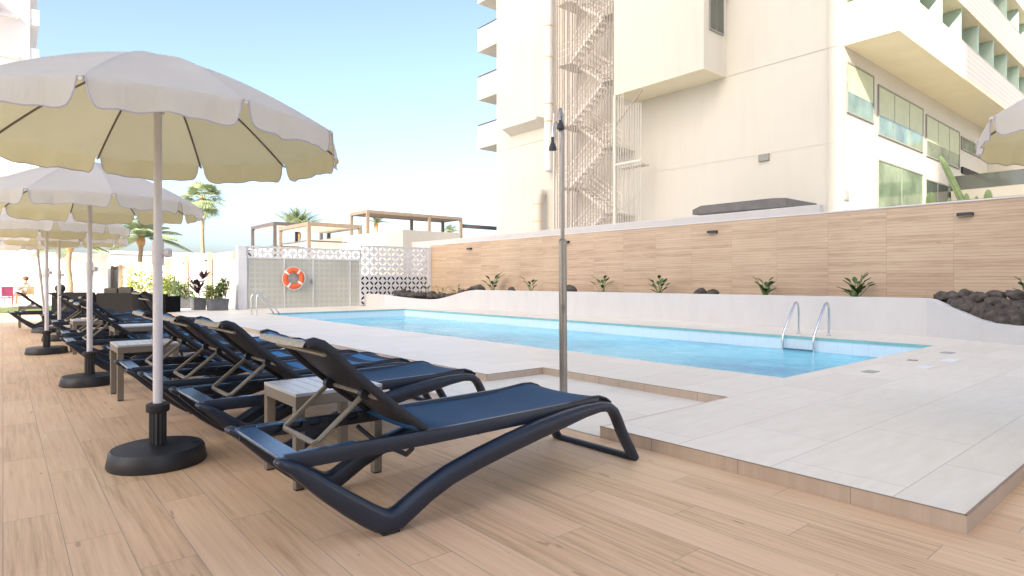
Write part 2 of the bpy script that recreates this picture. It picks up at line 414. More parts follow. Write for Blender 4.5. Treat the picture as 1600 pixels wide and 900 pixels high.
so_ = MB(); so_.box(13.26, 14.5, 3.7, 17.6, .5, .70); so_.prism([(13.24, 3.62), (14.5, 3.69), (14.5, -2), (QX+dx*5.9+.16, QY+dy*5.9)], .1, .30, 'xy'); so_.prism([(13.24, 17.61), (14.5, 17.61), (14.5, 22.78), (11.45, 22.78), (11.25, 20.75)], .1, .40, 'xy')
struct(so_.build('planter_soil', 'soil'))
b = MB(); b.box(14.5, 14.7, -6, 22.9, -.02, 2.66)
cw = thing('clad_wall', 'tall wall clad in horizontal wood look tiles running the length of the pool', 'wall', (14.5, 8, 0))
o = b.build('cladding', 'cladding', cw); o.location = (-14.5, -8, 0)
b = MB(); b.box(14.485, 14.715, -6, 22.9, 2.66, 2.69); o = b.build('coping', 'render_white', cw); o.location = (-14.5, -8, 0)
b = MB(); b.box(15.5, 15.7, 6.6, 27, -.02, 3.0)
tag(b.build('parapet_wall', 'planter_white', bevel=.02), 'plain white parapet rising just behind the wood clad wall', 'wall')
b = MB(); b.box(16, 21.9, 6.6, 30, 2.4, 2.6); tag(b.build('low_roof', 'render_white'), 'white flat roof slab between parapet and hotel foot', 'roof')
# wall lamps
def wall_lamp(x, y, z, label, s=1.0, group=None):
    t = thing('wall_lamp', label, 'wall lamp', (x, y, z), 0, group)
    MB().box(-.11*s, -.0, -.13*s, .13*s, -.035*s, .03*s).build('housing', 'lamp_black', t, bevel=.006)
    MB().box(-.10*s, -.015, -.11*s, .11*s, -.045*s, -.036*s).build('lens', 'plaque', t)
for y, lb in ((3.4, 'largest and rightmost black box lamp high on the wood clad wall'), (8.93, 'black box lamp on clad wall above the two small rocks'), (14.41, 'black box lamp on clad wall right beside the shower pole'), (19.9, 'small black box lamp at the far left end of clad wall')):
    wall_lamp(14.498, y, 2.41, lb, 1, 'black lamps on the clad wall')
# breeze block wall
def breeze(x0, x1, z0, z1, cs, th=.045):
    b = MB(); nx = round((x1-x0)/cs); nz = round((z1-z0)/cs); sx = (x1-x0)/nx; sz = (z1-z0)/nz; K = 12
    for i in range(nx):
        for j in range(nz):
            cx, cz = x0+(i+.5)*sx, z0+(j+.5)*sz; sg = 1 if (i+j) % 2 else -1
            sq = []; le = []
            for k in range(K):
                th_ = 2*PI*k/K+PI/4; c, q = math.cos(th_), math.sin(th_); m = max(abs(c), abs(q)); sq.append((cx+c/m*sx/2, cz+q/m*sz/2))
                u, v = .46*sx*math.cos(th_-PI/4)*1.15, .40*.42*sz*1.2*math.sin(th_-PI/4)
                r = PI/4*sg if sg > 0 else -PI/4
                ang = PI/4 if sg > 0 else 3*PI/4
                # long axis along the diagonal
                th2 = th_-ang; u = .50*sx*math.cos(th2); v = .225*sz*math.sin(th2)
                le.append((cx+u*math.cos(ang)-v*math.sin(ang), cz+u*math.sin(ang)+v*math.cos(ang)))
            vs = [(a, 0, c) for a, c in sq]+[(a, 0, c) for a, c in le]+[(a, th, c) for a, c in le]+[(a, th, c) for a, c in sq]
            fs = []
            for k in range(K):
                k2 = (k+1) % K
                fs += [(k, k2, K+k2, K+k), (K+k, K+k2, 2*K+k2, 2*K+k), (2*K+k, 2*K+k2, 3*K+k2, 3*K+k)]
            b.add(vs, fs)
    return b
YB = 22.8
bw = thing('breeze_block_wall', 'white patterned breeze block wall with frosted panels at the end of the pool', 'wall', (6.4, YB, 0))
def loc(o, p=(-6.4, -YB, 0)): o.location = p; return o
o = loc(breeze(6.72, 11.1, 1.96, 2.33, .185).build('pierced_blocks', 'block_white', bw)); o.location.y += YB
o = loc(breeze(11.12, 14.3, .10, 2.52, .2).build('pierced_blocks', 'block_white', bw)); o.location.y += YB
loc(MB().box(6.40, 6.70, YB-.03, YB+.3, -.02, 2.36).build('end_pillar', 'block_white', bw, bevel=.01))
loc(MB().box(14.30, 14.49, YB-.02, YB+.2, -.02, 2.56).build('end_pillar', 'block_white', bw, bevel=.01))
loc(MB().box(6.72, 11.1, YB-.01, YB+.11, 2.332, 2.37).build('capping', 'block_white', bw))
loc(MB().box(11.12, 14.3, YB-.01, YB+.11, 2.522, 2.56).build('capping', 'block_white', bw))
for x0, x1 in ((6.73, 8.04), (8.06, 9.14), (9.16, 10.66), (10.68, 11.1)):
    d = loc(MB().box(x0+.02, x1-.02, YB+.02, YB+.05, .10, 1.92).build('frosted_panel', 'door_frosted', bw))
b = MB()
for x in (6.715, 8.05, 9.15, 10.67, 11.10): b.box(x-.018, x+.018, YB-.005, YB+.06, .08, 1.955)
b.box(6.74, 11.08, YB-.003, YB+.055, 1.921, 1.957); b.box(6.74, 11.08, YB-.003, YB+.055, .082, .10)
loc(b.build('panel_frame', 'block_white', bw))
loc(MB().box(9.05, 9.10, YB-.05, YB-.006, 1.0, 1.16).build('handle', 'brushed_steel', bw))
# faint blocks behind the frosting
gp = NT('door_frosted2'); o3 = gp.xyz(gp.pos())
def cellf(a, s_): return gp.math('ABSOLUTE', gp.math('SUBTRACT', gp.math('MODULO', gp.math('ADD', a, 20.0), s_), s_/2))
q = gp.math('MULTIPLY', gp.math('LESS_THAN', cellf(o3[0], .2), .07), gp.math('LESS_THAN', cellf(o3[2], .2), .07))
gp.col(gp.mix(gp.math('MULTIPLY', q, .8), gp.ramp(gp.noise(gp.pos(), 1.2), [(.3, (.40, .41, .38)), (.7, (.48, .49, .45))]), (.40, .39, .33))); gp.set(Roughness=.35)
for o in bpy.data.objects:
    if o.name.startswith('frosted_panel'): o.data.materials[0] = gp.m
# dark box added behind the breeze blocks so the lower openings look shaded
rm = MB(); rm.box(11.12, 14.3, 22.9, 25.4, -.02, 1.32); tag(rm.build('dark_backing', 'wicker', bevel=.02), 'dark backing box added behind the pierced blocks to darken their openings', 'backing box')
# lifebuoy
lb = thing('lifebuoy', 'orange lifebuoy with white bands hanging on the frosted panels', 'lifebuoy', (8.36, YB-.09, 1.2))
b = MB(); b.sweep([(.31*math.cos(a), 0, .31*math.sin(a)) for a in [2*PI*k/40 for k in range(40)]], (.085, .055), 12, side=(0, 1, 0), closed=True)
# side vector along y has half width .085 -> swap so the ring is wide and shallow
b = MB(); b.sweep([(.31*math.cos(a), 0, .31*math.sin(a)) for a in [2*PI*k/40 for k in range(40)]], (.06, .098), 12, side=(0, 1, 0), closed=True)
b.build('ring', 'orange', lb, smooth=True)
for k in range(4):
    a0 = PI/4+k*PI/2+.15
    b = MB(); b.sweep([(.31*math.cos(a0+d), 0, .31*math.sin(a0+d)) for d in (-.11, 0, .11)], (.065, .103), 12, side=(0, 1, 0)); b.build('band', 'tape_white', lb, smooth=True)
b = MB(); pts = []
for k in range(48):
    a = 2*PI*k/48; r = .40+.035*abs(math.sin(2*(a-.15-PI/4))); pts.append((r*math.cos(a), -.02, r*math.sin(a)))
b.sweep(pts, .011, 6, closed=True); b.build('rope', 'tape_white', lb, smooth=True)
# boundary wall with pillars
fw = thing('boundary_wall', 'cream panelled boundary wall with tan pillars behind the plant pots', 'wall', (6.7, 23.2, 0))
def l2(o): o.location = (-6.7, -23.2, 0); return o
l2(MB().box(6.78, 6.95, 23.15, 57.9, -.02, 1.98).build('panel', 'render_white', fw))
l2(MB().box(6.74, 6.98, 23.15, 57.9, 1.982, 2.24).build('top_band', 'tan', fw, bevel=.01))
for y in (23.3, 27.73, 32.0, 36.2, 40.4, 44.6, 48.8, 53, 57.2):
    l2(MB().box(6.55, 6.735, y-.12, y+.12, -.02, 2.30).build('pillar', 'tan', fw, bevel=.01))
for y, z, lbl in ((27.73, 2.05, 'tiny dark lamp on the second pillar of the cream wall'), (32.0, 2.05, 'tiny dark lamp on the third pillar of the cream wall'), (36.2, 2.05, 'tiny dark lamp on the fourth pillar of the cream wall'), (23.3, 2.0, 'tiny dark lamp on the pillar nearest the white breeze block wall')):
    wall_lamp(6.548, y, z-.1, lbl, .8, 'lamps on the boundary pillars')
# ---------------------------------------------------------------- hotel (right)
H = thing('hotel', 'tall cream hotel with balconies, escape stair and big green windows', 'building', (22, 8.65, 0))
HO = (-22, -8.65, 0)
def h(o): o.location = HO; return o
b = MB(); b.box(22, 41, 8.65, 27.6, -.02, 30); h(b.build('wall', 'cream', H))
b = MB(); b.box(20.4, 22.0-.002, 12.98, 17.4, 9.2, 30); by_ = h(b.build('bay', 'cream', H)); MB().box(20.405, 21.995, 12.985, 17.395, 9.18, 9.199).build('bay_bounce_plate', 'soffit_bounce', by_)  # thin plate added to brighten the shaded underside of the bay
b = MB(); b.box(21.978, 21.998, 8.655, 12.975, 9.2, 9.23); b.box(21.988, 21.998, 8.66, 27.5, 5.89, 5.91)
b.box(21.965, 21.998, 9.10, 9.13, 2.9, 9.19); b.box(21.965, 21.998, 9.10, 9.13, 9.25, 29.9); b.box(21.97, 21.998, 17.5, 27.5, 8.6, 8.63)
h(b.build('joint_moulding', 'cream', H))
h(MB().box(21.9, 21.998, 11.2, 11.6, 5.62, 5.87).build('vent', 'win_frame', H))
wn = h(MB().box(20.75, 21.75, 12.93, 12.978, 10.75, 13.3).build('window', 'win_frame', H))
MB().box(20.80, 21.22, 12.92, 12.929, 10.82, 12.3).build('pane', 'glass_dark', wn); MB().box(21.27, 21.70, 12.92, 12.929, 10.82, 12.3).build('pane', 'glass_dark', wn)
MB().box(20.72, 21.78, 12.80, 12.928, 12.35, 12.9).build('shutter_box', 'blind', wn)
# duct
b = MB(); b.sweep([(21.55, 22.75, z) for z in (6.9, 9, 12, 20, 29)], .23, 16); b.ellipsoid((21.55, 22.75, 6.9), (.23, .23, .22), 16, 8); d1 = h(b.build('duct', 'render_white', H, smooth=True))
b = MB(); b.sweep([(21.75, 23.5, 5.7), (21.5, 23.4, 5.65), (21.4, 23.4, 5.4), (21.4, 23.4, 4), (21.4, 23.4, 2.7)], .25, 16); d2 = h(b.build('duct', 'cream', H, smooth=True))
for z in (9.3, 10.2, 12.6, 14.2, 16.3): MB().sweep([(21.55, 22.75, z-.03), (21.55, 22.75, z+.03)], .245, 16).build('strap', 'stain_metal', d1)
for z in (3.4, 4.2, 5.1): MB().sweep([(21.4, 23.4, z-.03), (21.4, 23.4, z+.03)], .265, 16).build('strap', 'stain_metal', d2)
h(MB().prism([(21.3, 9.55), (21.3, 9.70), (21.998, 9.70), (21.998, 9.25)], 23.4, 26.3, 'xz').build('ledge', 'cream', H))
# +Y end balconies
for k in range(-1, 6):
    z0 = 9.08+2.93*k
    if z0 < 7: continue
    bl = h(MB().box(22.0, 26, 27.602, 29.45, z0, z0+.14).build('end_balcony', 'cream', H))
    b = MB(); b.box(22.0, 22.12, 27.602, 29.45, z0+.141, z0+1.35); b.box(22.121, 26, 29.33, 29.45, z0+.141, z0+1.35); b.build('parapet', 'parapet_tile', bl)
    MB().box(22.02, 22.10, 27.61, 29.45, z0+1.40, z0+1.45).build('rail', 'rail_blue', bl)
# escape stair
esc = thing('escape_stair', 'rusty white escape stair caged by slim vertical bars on the hotel side', 'staircase', (21.2, 19, 0))
def e(o): o.location = (-21.2, -19, 0); return o
ys0, ys1 = 17.45, 21.1
b = MB()
nb = 22
for k in range(nb+1):
    y = ys0+(ys1-ys0)*k/nb; b.box(20.39, 20.42, y-.017, y+.017, 2.6, 22)
for k in range(5): x = 20.75+k*.3; b.box(x-.015, x+.015, ys1+.02, ys1+.05, 2.6, 22)
e(b.build('bar_screen', 'rust_bar', esc))
b = MB()
for k in range(11): y = 15.95+(17.3-15.95)*k/10; b.box(20.40, 20.425, y-.012, y+.012, 2.9 if k < 9 else 2.9, 9.18 if k > 6 else 8.6)
b.box(20.38, 20.44, 15.9, 17.3, 6.1, 6.2); b.box(20.38, 20.44, 15.9, 17.3, 2.85, 2.95)
e(b.build('bar_screen', 'cream', esc))
e(MB().box(20.36, 20.48, 17.3, 17.42, 2.6, 9.19).build('post', 'cream', esc)); e(MB().box(20.36, 20.44, 21.11, 21.19, 2.6, 9.19).build('post', 'cream', esc))
e(MB().sweep([(20.45, 15.9, 9.1), (20.45, 17.3, 7.9)], .04, 6).build('brace', 'rust_bar', esc)); e(MB().sweep([(20.45, 15.9, 5.0), (20.45, 17.3, 4.0)], .025, 6).build('brace', 'cream', esc))
yl, yr = 20.3, 18.2       # far (left in the photo) and near landings
def flight(bm_, rl, y0, z0, y1, z1, x0, x1):
    nst = 8
    for i in range(nst):
        t = (i+.5)/nst; y = y0+(y1-y0)*t; z = z0+(z1-z0)*(i+1)/nst; bm_.box(x0, x1, y-.15, y+.15, z-.04, z)
    for x in (x0, x1):
        bm_.sweep([(x, y0, z0-.08), (x, y1, z1-.08)], (.02, .09), 4, side=(1, 0, 0))
        for hh in (.35, .65, .95): rl.sweep([(x, y0, z0+hh), (x, y1, z1+hh)], .026 if hh > .9 else .016, 5)
        for i in range(7):
            t = i/6; y = y0+(y1-y0)*t; z = z0+(z1-z0)*t; rl.sweep([(x, y, z), (x, y, z+.95)], .014, 5)
z = 2.65
while z < 20:
    for (ya, za, yb_, zb_, xa, xb) in ((yl, z, yr, z+1.47, 20.55, 21.15), (yr, z+1.47, yl, z+2.94, 21.3, 21.9)):
        fl = MB(); rl = MB(); flight(fl, rl, ya, za, yb_, zb_, xa, xb)
        f_ = e(fl.build('flight', 'stair_white', esc)); rl.build('handrail', 'stair_white', f_)
    for (ya, yb_, zz) in ((yl, ys1-.05, z), (ys0+.05, yr, z+1.47)):
        l_ = e(MB().box(20.5, 21.95, ya, yb_, zz-.06, zz).build('landing', 'cream', esc)); rl = MB()
        for hh in (.35, .65, .95): rl.sweep([(20.52, ya, zz+hh), (20.52, yb_, zz+hh)], .02, 5)
        rl.build('guard_rail', 'stair_white', l_)
    z += 2.94
b = MB(); b.box(20.45, 20.95, 15.95, 17.3, 5.97, 6.06); e(b.build('side_landing', 'cream', esc))
# -Y facade windows
def pane_window(x0, x1, z0, z1, split, low='glass_green', nm=2):
    f = MB(); Y = 8.645; t = .06
    f.box(x0, x1, Y-.05, Y, z0, z0+t); f.box(x0, x1, Y-.05, Y, z1-t, z1); f.box(x0, x0+t, Y-.05, Y, z0+t, z1-t); f.box(x1-t, x1, Y-.05, Y, z0+t, z1-t)
    for k in range(1, nm): xx = x0+(x1-x0)*k/nm; f.box(xx-.02, xx+.02, Y-.04, Y-.005, z0+t, z1-t)
    f = h(f.build('window', 'win_frame', H))
    zs = z0+(z1-z0)*split
    MB().box(x0+t, x1-t, Y-.03, Y-.008, z0+t, zs).build('pane', low, f)
    if split < .99: MB().box(x0+t, x1-t, Y-.03, Y-.008, zs+.002, z1-t).build('blind', 'blind', f)
pane_window(22.35, 24.77, 6.93, 8.7, .42, nm=1); pane_window(25.21, 30.3, 6.6, 8.5, .40, nm=3); pane_window(30.72, 35.66, 6.53, 8.35, .38, nm=3); pane_window(35.98, 40.75, 7.55, 8.2, 0.95, 'glass_green', 3)
pane_window(25.15, 30.25, 2.6, 5.68, .98, 'glass_green', 2); pane_window(30.64, 35.56, 2.6, 5.55, .98, 'glass_dark', 3)
h(MB().box(36.0, 40.7, 8.56, 8.645, 6.4, 6.7).build('dark_strip', 'frame_black', H))  # thin black box on the wall face
h(MB().box(22.15, 22.5, 8.6, 8.645, 3.9, 4.2).build('vent_box', 'plaque', H))
# -Y balconies: floors
for k in range(0, 6):
    z0 = 9.2+2.9*k
    bl = h(MB().box(22.15, 60, 6.97, 8.648, z0, z0+.16).build('balcony', 'soffit_bounce', H))
    b = MB(); b.box(22.15, 60, 6.97, 7.10, z0+.161, z0+1.42); b.box(22.15, 22.28, 7.101, 8.648, z0+.161, z0+1.42); b.build('parapet', 'parapet_tile', bl)
    MB().box(22.14, 60, 6.96, 7.11, z0+1.421, z0+1.47).build('coping', 'cream', bl)
    for j in range(15):
        x = 27.17+2.52*(j-1)
        if j == 0: x = 24.6
        MB().box(x-.04, x+.04, 7.11, 8.64, z0+.162, z0+2.895).build('partition', 'partition', bl)
    MB().box(22.4, 59, 8.60, 8.646, z0+.3, z0+2.6).build('balcony_door', 'glass_green', bl)
    cb = MB()
    for j in range(12): xx = 25.0+2.52*j; cb.box(xx, xx+random.uniform(.5, 1.1), 8.57, 8.599, z0+.3, z0+2.5)
    cb.build('curtain', 'curtain', bl)['kind'] = 'stuff'
b = MB(); b.box(41.002, 60, 8.65, 20, 9.19, 30); h(b.build('upper_wall', 'cream', H))
# lower wing facing the pool
W = thing('hotel_wing', 'cream lower wing with dark glass balustrade behind the cacti', 'building', (41.0, 2, 0))
def wv_(o): o.location = (-41.0, -2, 0); return o
wv_(MB().box(41.0, 60, -40, 8.64, -.02, 9.18).build('wall', 'cream', W))
wv_(MB().box(40.95, 40.998, 4.8, 6.6, 6.6, 8.3).build('window', 'glass_green', W))
wv_(MB().box(34.0, 40.94, -12, 8.55, 4.85, 5.3).build('terrace_slab', 'cream', W)); wv_(MB().box(34.3, 40.9, -11.8, 8.5, 2.6, 4.84).build('ground_floor_glazing', 'glass_dark', W))
wv_(MB().box(34.0, 34.05, -12, 8.55, 5.32, 5.98).build('balustrade', 'glass_dark', W))
# dark flat canopy at the hotel foot
b = MB(); b.prism([(9.43, 3.52), (9.43, 3.82), (9.9, 3.86), (12.6, 3.86), (12.95, 3.74), (12.95, 3.56)], 19.6, 21.9, 'yz')
tag(b.build('flat_canopy', 'awning_grey', bevel=.02), 'dark grey flat canopy jutting from the foot of the hotel', 'canopy')
# ---------------------------------------------------------------- unseen blocks behind the camera, added and shaped to cast the courtyard's shade
def rotbox(name, label, p0, p1, q0, q1, z1):
    d = Vector((.866, .5)); pp = Vector((-.5, .866)); t = thing(name, label, 'building', (d.x*q1, d.y*q1, 0), math.atan2(.5, .866))
    MB().box(-(q1-q0), 0, p0, p1, -.02, z1).build('wall', 'cream', t)
    fl_ = int(z1//3.1)
    for j in range(1, fl_):
        MB().box(.002, .05, p0+.3, p1-.3, j*3.1, j*3.1+1.5).build('window_band', 'glass_green', t)
        MB().box(.002, .10, p0+.1, p1-.1, j*3.1-.35, j*3.1-.05).build('floor_band', 'render_white', t)
rotbox('shade_tower', 'unseen tall cream block added to shade the pool courtyard', -3.5, 18.0, -64, -45, 62)
rotbox('shade_mid_block', 'unseen lower cream block added to shade the end of the clad wall', -8.6, -3.51, -64, -45, 39.5)
rotbox('shade_side_block', 'unseen tall cream block added to shade the right of the hotel front', -34, -8.61, -64, -45, 62)
# ---------------------------------------------------------------- background left
t = thing('white_tower', 'tall white apartment tower at the far left edge', 'building', (-14, 70, 0))
def wt(o): o.location = (14, -70, 0); return o
wt(MB().box(-30, 1.7, 63.5, 85, -.02, 32).build('wall', 'render_white', t))
for k in range(9):
    z0 = 3+3.2*k; bb = wt(MB().box(1.702, 2.3, 63.6, 70, z0, z0+1.25).build('balcony', 'render_white', t)); MB().box(-28, 1.0, 63.1, 63.49, z0+.1, z0+.35).build('sill_band', 'render_white', bb)
aw = wt(MB().prism([(63.45, 24.2), (63.45, 23.0), (60.4, 22.2), (60.4, 22.9)], -12, -.9, 'yz').build('awning', 'terracotta', t))
def low_block(label, x0, x1, y0, y1, z1, wins):
    t = thing('low_building', label, 'building', (x0, y0, 0)); q = MB().box(x0, x1, y0, y1, -.02, z1).build('wall', 'render_white', t); q.location = (-x0, -y0, 0)
    r = MB().box(x0-.15, x1+.15, y0-.15, y1+.15, z1+.002, z1+.25).build('roof_edge', 'render_white', t); r.location = (-x0, -y0, 0)
    for wx in wins:
        q = MB().box(wx, wx+1.3, y0-.04, y0-.002, 1.0, 2.2).build('window', 'glass_green', t); q.location = (-x0, -y0, 0)
low_block('long low white building on the sea front, behind the small palms', -20, 6, 54, 60, 2.9, (-12, -6))
low_block('farther white low building left of the cream boundary wall', 6.5, 30, 61, 63, 3.4, ())
# bar block and terrace with pergolas
t = thing('bar_block', 'cream roof block with sloping skyline behind the breeze block wall', 'building', (15, 26.2, 0))
o = MB().box(15, 21.99, 30.1, 60, -.02, 3.64).build('wall', 'cream', t); o.location = (-15, -26.2, 0)
o = MB().box(15, 18.4, 26.2, 30.09, -.02, 3.62).build('wall', 'cream', t); o.location = (-15, -26.2, 0)
o = MB().box(18.402, 22.0, 27.9, 30.08, -.02, 3.45).build('white_wall', 'render_white', t); o.location = (-15, -26.2, 0)
tag(MB().box(10.5, 14.98, 31.5, 60, 2.05, 2.3).build('roof_terrace', 'render_white'), 'white roof terrace slab carrying the two small pergolas', 'terrace')
def pergola(label, x0, x1, y0, y1, zf, zt, mat, slats, canvas=False, rail=False):
    t = thing('pergola', label, 'pergola', (x0, y0, zf), 0, 'roof pergolas'); w_ = x1-x0; l_ = y1-y0; hh = zt-zf; s = .09
    for x in (s, w_-s):
        for y in (s, l_-s): MB().box(x-s, x+s, y-s, y+s, 0, hh-.2).build('post', mat, t)
    if w_ > 5:
        for x in (w_*.63,):
            for y in (s, l_-s): MB().box(x-s, x+s, y-s, y+s, 0, hh-.2).build('post', mat, t)
    b = MB(); b.box(0, w_, 0, .12, hh-.198, hh); b.box(0, w_, l_-.12, l_, hh-.198, hh); b.box(0, .12, .121, l_-.121, hh-.198, hh); b.box(w_-.12, w_, .121, l_-.121, hh-.198, hh); b.build('beam', mat, t)
    b = MB(); n_ = slats
    for k in range(n_): x = .3+(w_-.6)*k/(n_-1); b.box(x-.035, x+.035, .13, l_-.13, hh-.17, hh-.03)
    b.build('slat', mat, t)
    if canvas:
        b = MB(); b.box(.2, w_-.2, .2, l_-.2, hh-.21, hh-.19); b.build('shade_cloth', 'canvas', t)
    if rail:
        b = MB(); b.box(.05, w_-.05, .03, .08, .95, 1.03); b.box(.03, .08, .09, l_-.05, .95, 1.03); b.build('guard_rail', 'pergola_dark', t)
pergola('big timber pergola with slatted top on the highest roof', 18.4, 26.1, 36.8, 39.4, 3.64, 5.80, 'pergola_wood', 34)
pergola('tan framed pergola between the grey one and the big timber one', 12.7, 15.9, 32.4, 37, 2.3, 4.32, 'pergola_wood', 9, True, True)
pergola('grey framed pergola at the left end of the roofs', 13.0, 16.2, 38.7, 43.3, 2.3, 4.82, 'pergola_dark', 9, True, True)
b = MB(); b.box(26.2, 31.4, 36.9, 37.05, 5.05, 5.33); b.box(31.1, 31.4, 36.85, 37.1, 3.4, 5.049)
tag(b.build('roof_gate_frame', 'pergola_dark'), 'dark square frame at the right end of the big pergola', 'frame')
# ---------------------------------------------------------------- trees
def palm(name, label, x, y, zc, R_, nf, kind='feather', upright=.5, trunk_r=.16, group='palm trees beyond the courtyard', droop=.45):
    t = thing(name, label, 'palm tree', (x, y, 0), 0, group)
    b = MB(); k_ = 8; b.sweep([(.05*math.sin(i), .05*math.cos(i*1.3), zc*i/k_) for i in range(k_+1)], [trunk_r*(1.25-.4*i/k_) for i in range(k_+1)], 9); b.build('trunk', 'bark', t, smooth=True)
    b = MB()
    b.ellipsoid((0, 0, zc-.25), (trunk_r*1.7, trunk_r*1.7, .5), 9, 6, .12); b.build('crown_base', 'palm_dry', t, smooth=True)
    b = MB()
    for i in range(nf):
        az = i*2.399+random.uniform(-.2, .2); el = (-.35+upright+random.uniform(0, 1)*1.0) if kind == 'feather' else random.uniform(-1.1, 1.35)
        L = R_*random.uniform(.8, 1.1); d = Vector((math.cos(az)*math.cos(el), math.sin(az)*math.cos(el), math.sin(el)))
        if kind == 'feather':
            seg = 14; prev = Vector((0, 0, zc)); side = Vector((-math.sin(az), math.cos(az), 0))
            for s in range(seg+1):
                tt = s/seg; p = Vector((0, 0, zc))+d*L*tt+Vector((0, 0, -droop*L*tt*tt))
                if s: b.sweep([prev, p], .018, 3, caps=False)
                tang = (p-prev).normalized() if s else d
                if s > 1:
                    ll = R_*.27*math.sin(PI*min(.98, tt*.85+.12))
                    for sg in (-1, 1):
                        for q in (0, .5):
                            pp = p-tang*(L/seg)*q; b.leaf(pp, side*sg+tang*.7+Vector((0, 0, .25)), (0, 0, 1), ll, R_*.045, .5, 2)
                prev = p
        else:
            st = R_*.5; p = Vector((0, 0, zc))+d*st; b.sweep([(0, 0, zc), p], .015, 3, caps=False)
            side = d.cross(Vector((0, 0, 1))).normalized(); up = side.cross(d)
            for q in range(11):
                a = (q-5)/5*1.35; b.leaf(p, d*math.cos(a)+side*math.sin(a), up, R_*.55, R_*.07, .35, 2)
    b.build('crown', 'palm_leaf', t)
    return t
def at(u, D): L = (u-800)/948*D; return D*.6428+L*.766, D*.766-L*.6428
x, y = at(220, 44); palm('feather_palm', 'arching feather palm between the second and first parasol poles', x, y, 4.2, 3.5, 24, upright=.5)
x, y = at(317, 60); palm('fan_palm', 'tall fan palm with shaggy crown just under the first canopy', x, y, 9.3, 2.1, 60, 'fan', trunk_r=.17)
x, y = at(466, 58); palm('feather_palm', 'feather palm rising behind the grey and tan roof pergolas', x, y, 5.7, 3.4, 24, upright=1.05, droop=.28)
x, y = at(108, 42); palm('feather_palm', 'feather palm with pale grey trunk behind the third parasol', x, y, 3.7, 2.6, 18, upright=.3)
x, y = at(588, 72); palm('feather_palm', 'small palm top showing under the big pergola beam on the left', x, y, 7.9, 2.0, 16, upright=.9)
x, y = at(703, 75); palm('feather_palm', 'small palm top showing under the right end of the big pergola', x, y, 7.0, 2.0, 16, upright=.9)
# ---------------------------------------------------------------- plants
def bush(name, label, x, y, z0, rad, hgt, mat, nleaf=420, ls=.07, group=None, cat='plant'):
    t = thing(name, label, cat, (x, y, z0), 0, group)
    st = MB()
    for k in range(7):
        a = k*.9; st.sweep([(0, 0, 0), (rad*.35*math.cos(a), rad*.35*math.sin(a), hgt*.5), (rad*.7*math.cos(a), rad*.7*math.sin(a), hgt*.85)], .008, 4)
    st.build('stem', 'bark', t)
    b = MB()
    cl = [(random.uniform(-.6, .6)*rad, random.uniform(-.6, .6)*rad, random.uniform(.3, .85)*hgt, random.uniform(.3, .5)*rad) for _ in range(9)]
    for k in range(nleaf):
        c = random.choice(cl); v = Vector((random.gauss(0, 1), random.gauss(0, 1), random.gauss(0, 1))).normalized()
        p = Vector(c[:3])+v*c[3]*random.uniform(.6, 1.1); b.leaf(p, v+Vector((0, 0, .3)), (0, 0, 1), ls*random.uniform(.7, 1.3), ls*.55, .3, 2, random.choice((0, 0, 1)) if isinstance(mat, tuple) else 0)
    b.build('foliage', list(mat) if isinstance(mat, tuple) else mat, t)
    return t
def pot(label, x, y, w_, d_, hgt):
    t = thing('plant_pot', label, 'plant pot', (x, y, .08), 0, 'rectangular grey plant pots')
    b = MB(); tp = .9; b.add([(-w_*tp/2, -d_*tp/2, 0), (w_*tp/2, -d_*tp/2, 0), (w_*tp/2, d_*tp/2, 0), (-w_*tp/2, d_*tp/2, 0), (-w_/2, -d_/2, hgt), (w_/2, -d_/2, hgt), (w_/2, d_/2, hgt), (-w_/2, d_/2, hgt)], [(3, 2, 1, 0), (4, 5, 6, 7), (0, 1, 5, 4), (1, 2, 6, 5), (2, 3, 7, 6), (3, 0, 4, 7)])
    b.build('box', 'pot_grey', t, bevel=.008)
    r_ = MB(); e_ = .015; r_.box(-w_/2-e_, w_/2+e_, -d_/2-e_, -d_/2+.02, hgt-.03, hgt+.01); r_.box(-w_/2-e_, w_/2+e_, d_/2-.02, d_/2+e_, hgt-.03, hgt+.01); r_.box(-w_/2-e_, -w_/2+.02, -d_/2+.021, d_/2-.021, hgt-.03, hgt+.01); r_.box(w_/2-.02, w_/2+e_, -d_/2+.021, d_/2-.021, hgt-.03, hgt+.01); r_.build('rim', 'pot_grey', t)
    MB().box(-w_/2+.022, w_/2-.022, -d_/2+.022, d_/2-.022, hgt, hgt+.005).build('soil', 'soil', t)
pot('wide grey pot nearest the white pillar, holding yellow green shrubs', 5.72, 22.75, .62, .62, .40)
pot('square grey pot holding the dark purple plant', 5.30, 23.6, .42, .55, .42)
pot('wide grey pot holding a low dark green shrub', 5.22, 25.4, .70, .70, .42)
pot('grey pot farthest left in the row, half hidden by the corner sofa', 5.1, 27.4, .6, .6, .42)
bush('shrub', 'yellow green shrub in the wide pot nearest the white pillar', 5.66, 22.78, .48, .42, .46, ('leaf_lime', 'leaf_mid'), 700, .10, 'potted shrubs')
bush('shrub', 'taller leafy shrub at the right of the nearest pot', 5.95, 22.66, .48, .26, .80, ('leaf_mid', 'leaf_lime'), 360, .10, 'potted shrubs')
bush('shrub', 'low dark green shrub in the third pot', 5.2, 25.4, .48, .55, .48, ('leaf_dark', 'leaf_mid'), 800, .10, 'potted shrubs')
bush('shrub', 'yellow shrub in the pot farthest left', 5.1, 27.4, .48, .62, .75, ('leaf_lime', 'leaf_mid'), 700, .12, 'potted shrubs')
x, y = at(229, 30); bush('shrub', 'bright yellow bush behind the sofas, left of the first parasol pole', x, y, .0, 1.15, 1.65, ('leaf_lime', 'leaf_lime'), 900, .17)
t = thing('cordyline', 'dark purple spiky plant standing in the square grey pot', 'plant', (5.32, 23.6, .48)); t.scale = (1.35, 1.35, 1.25)
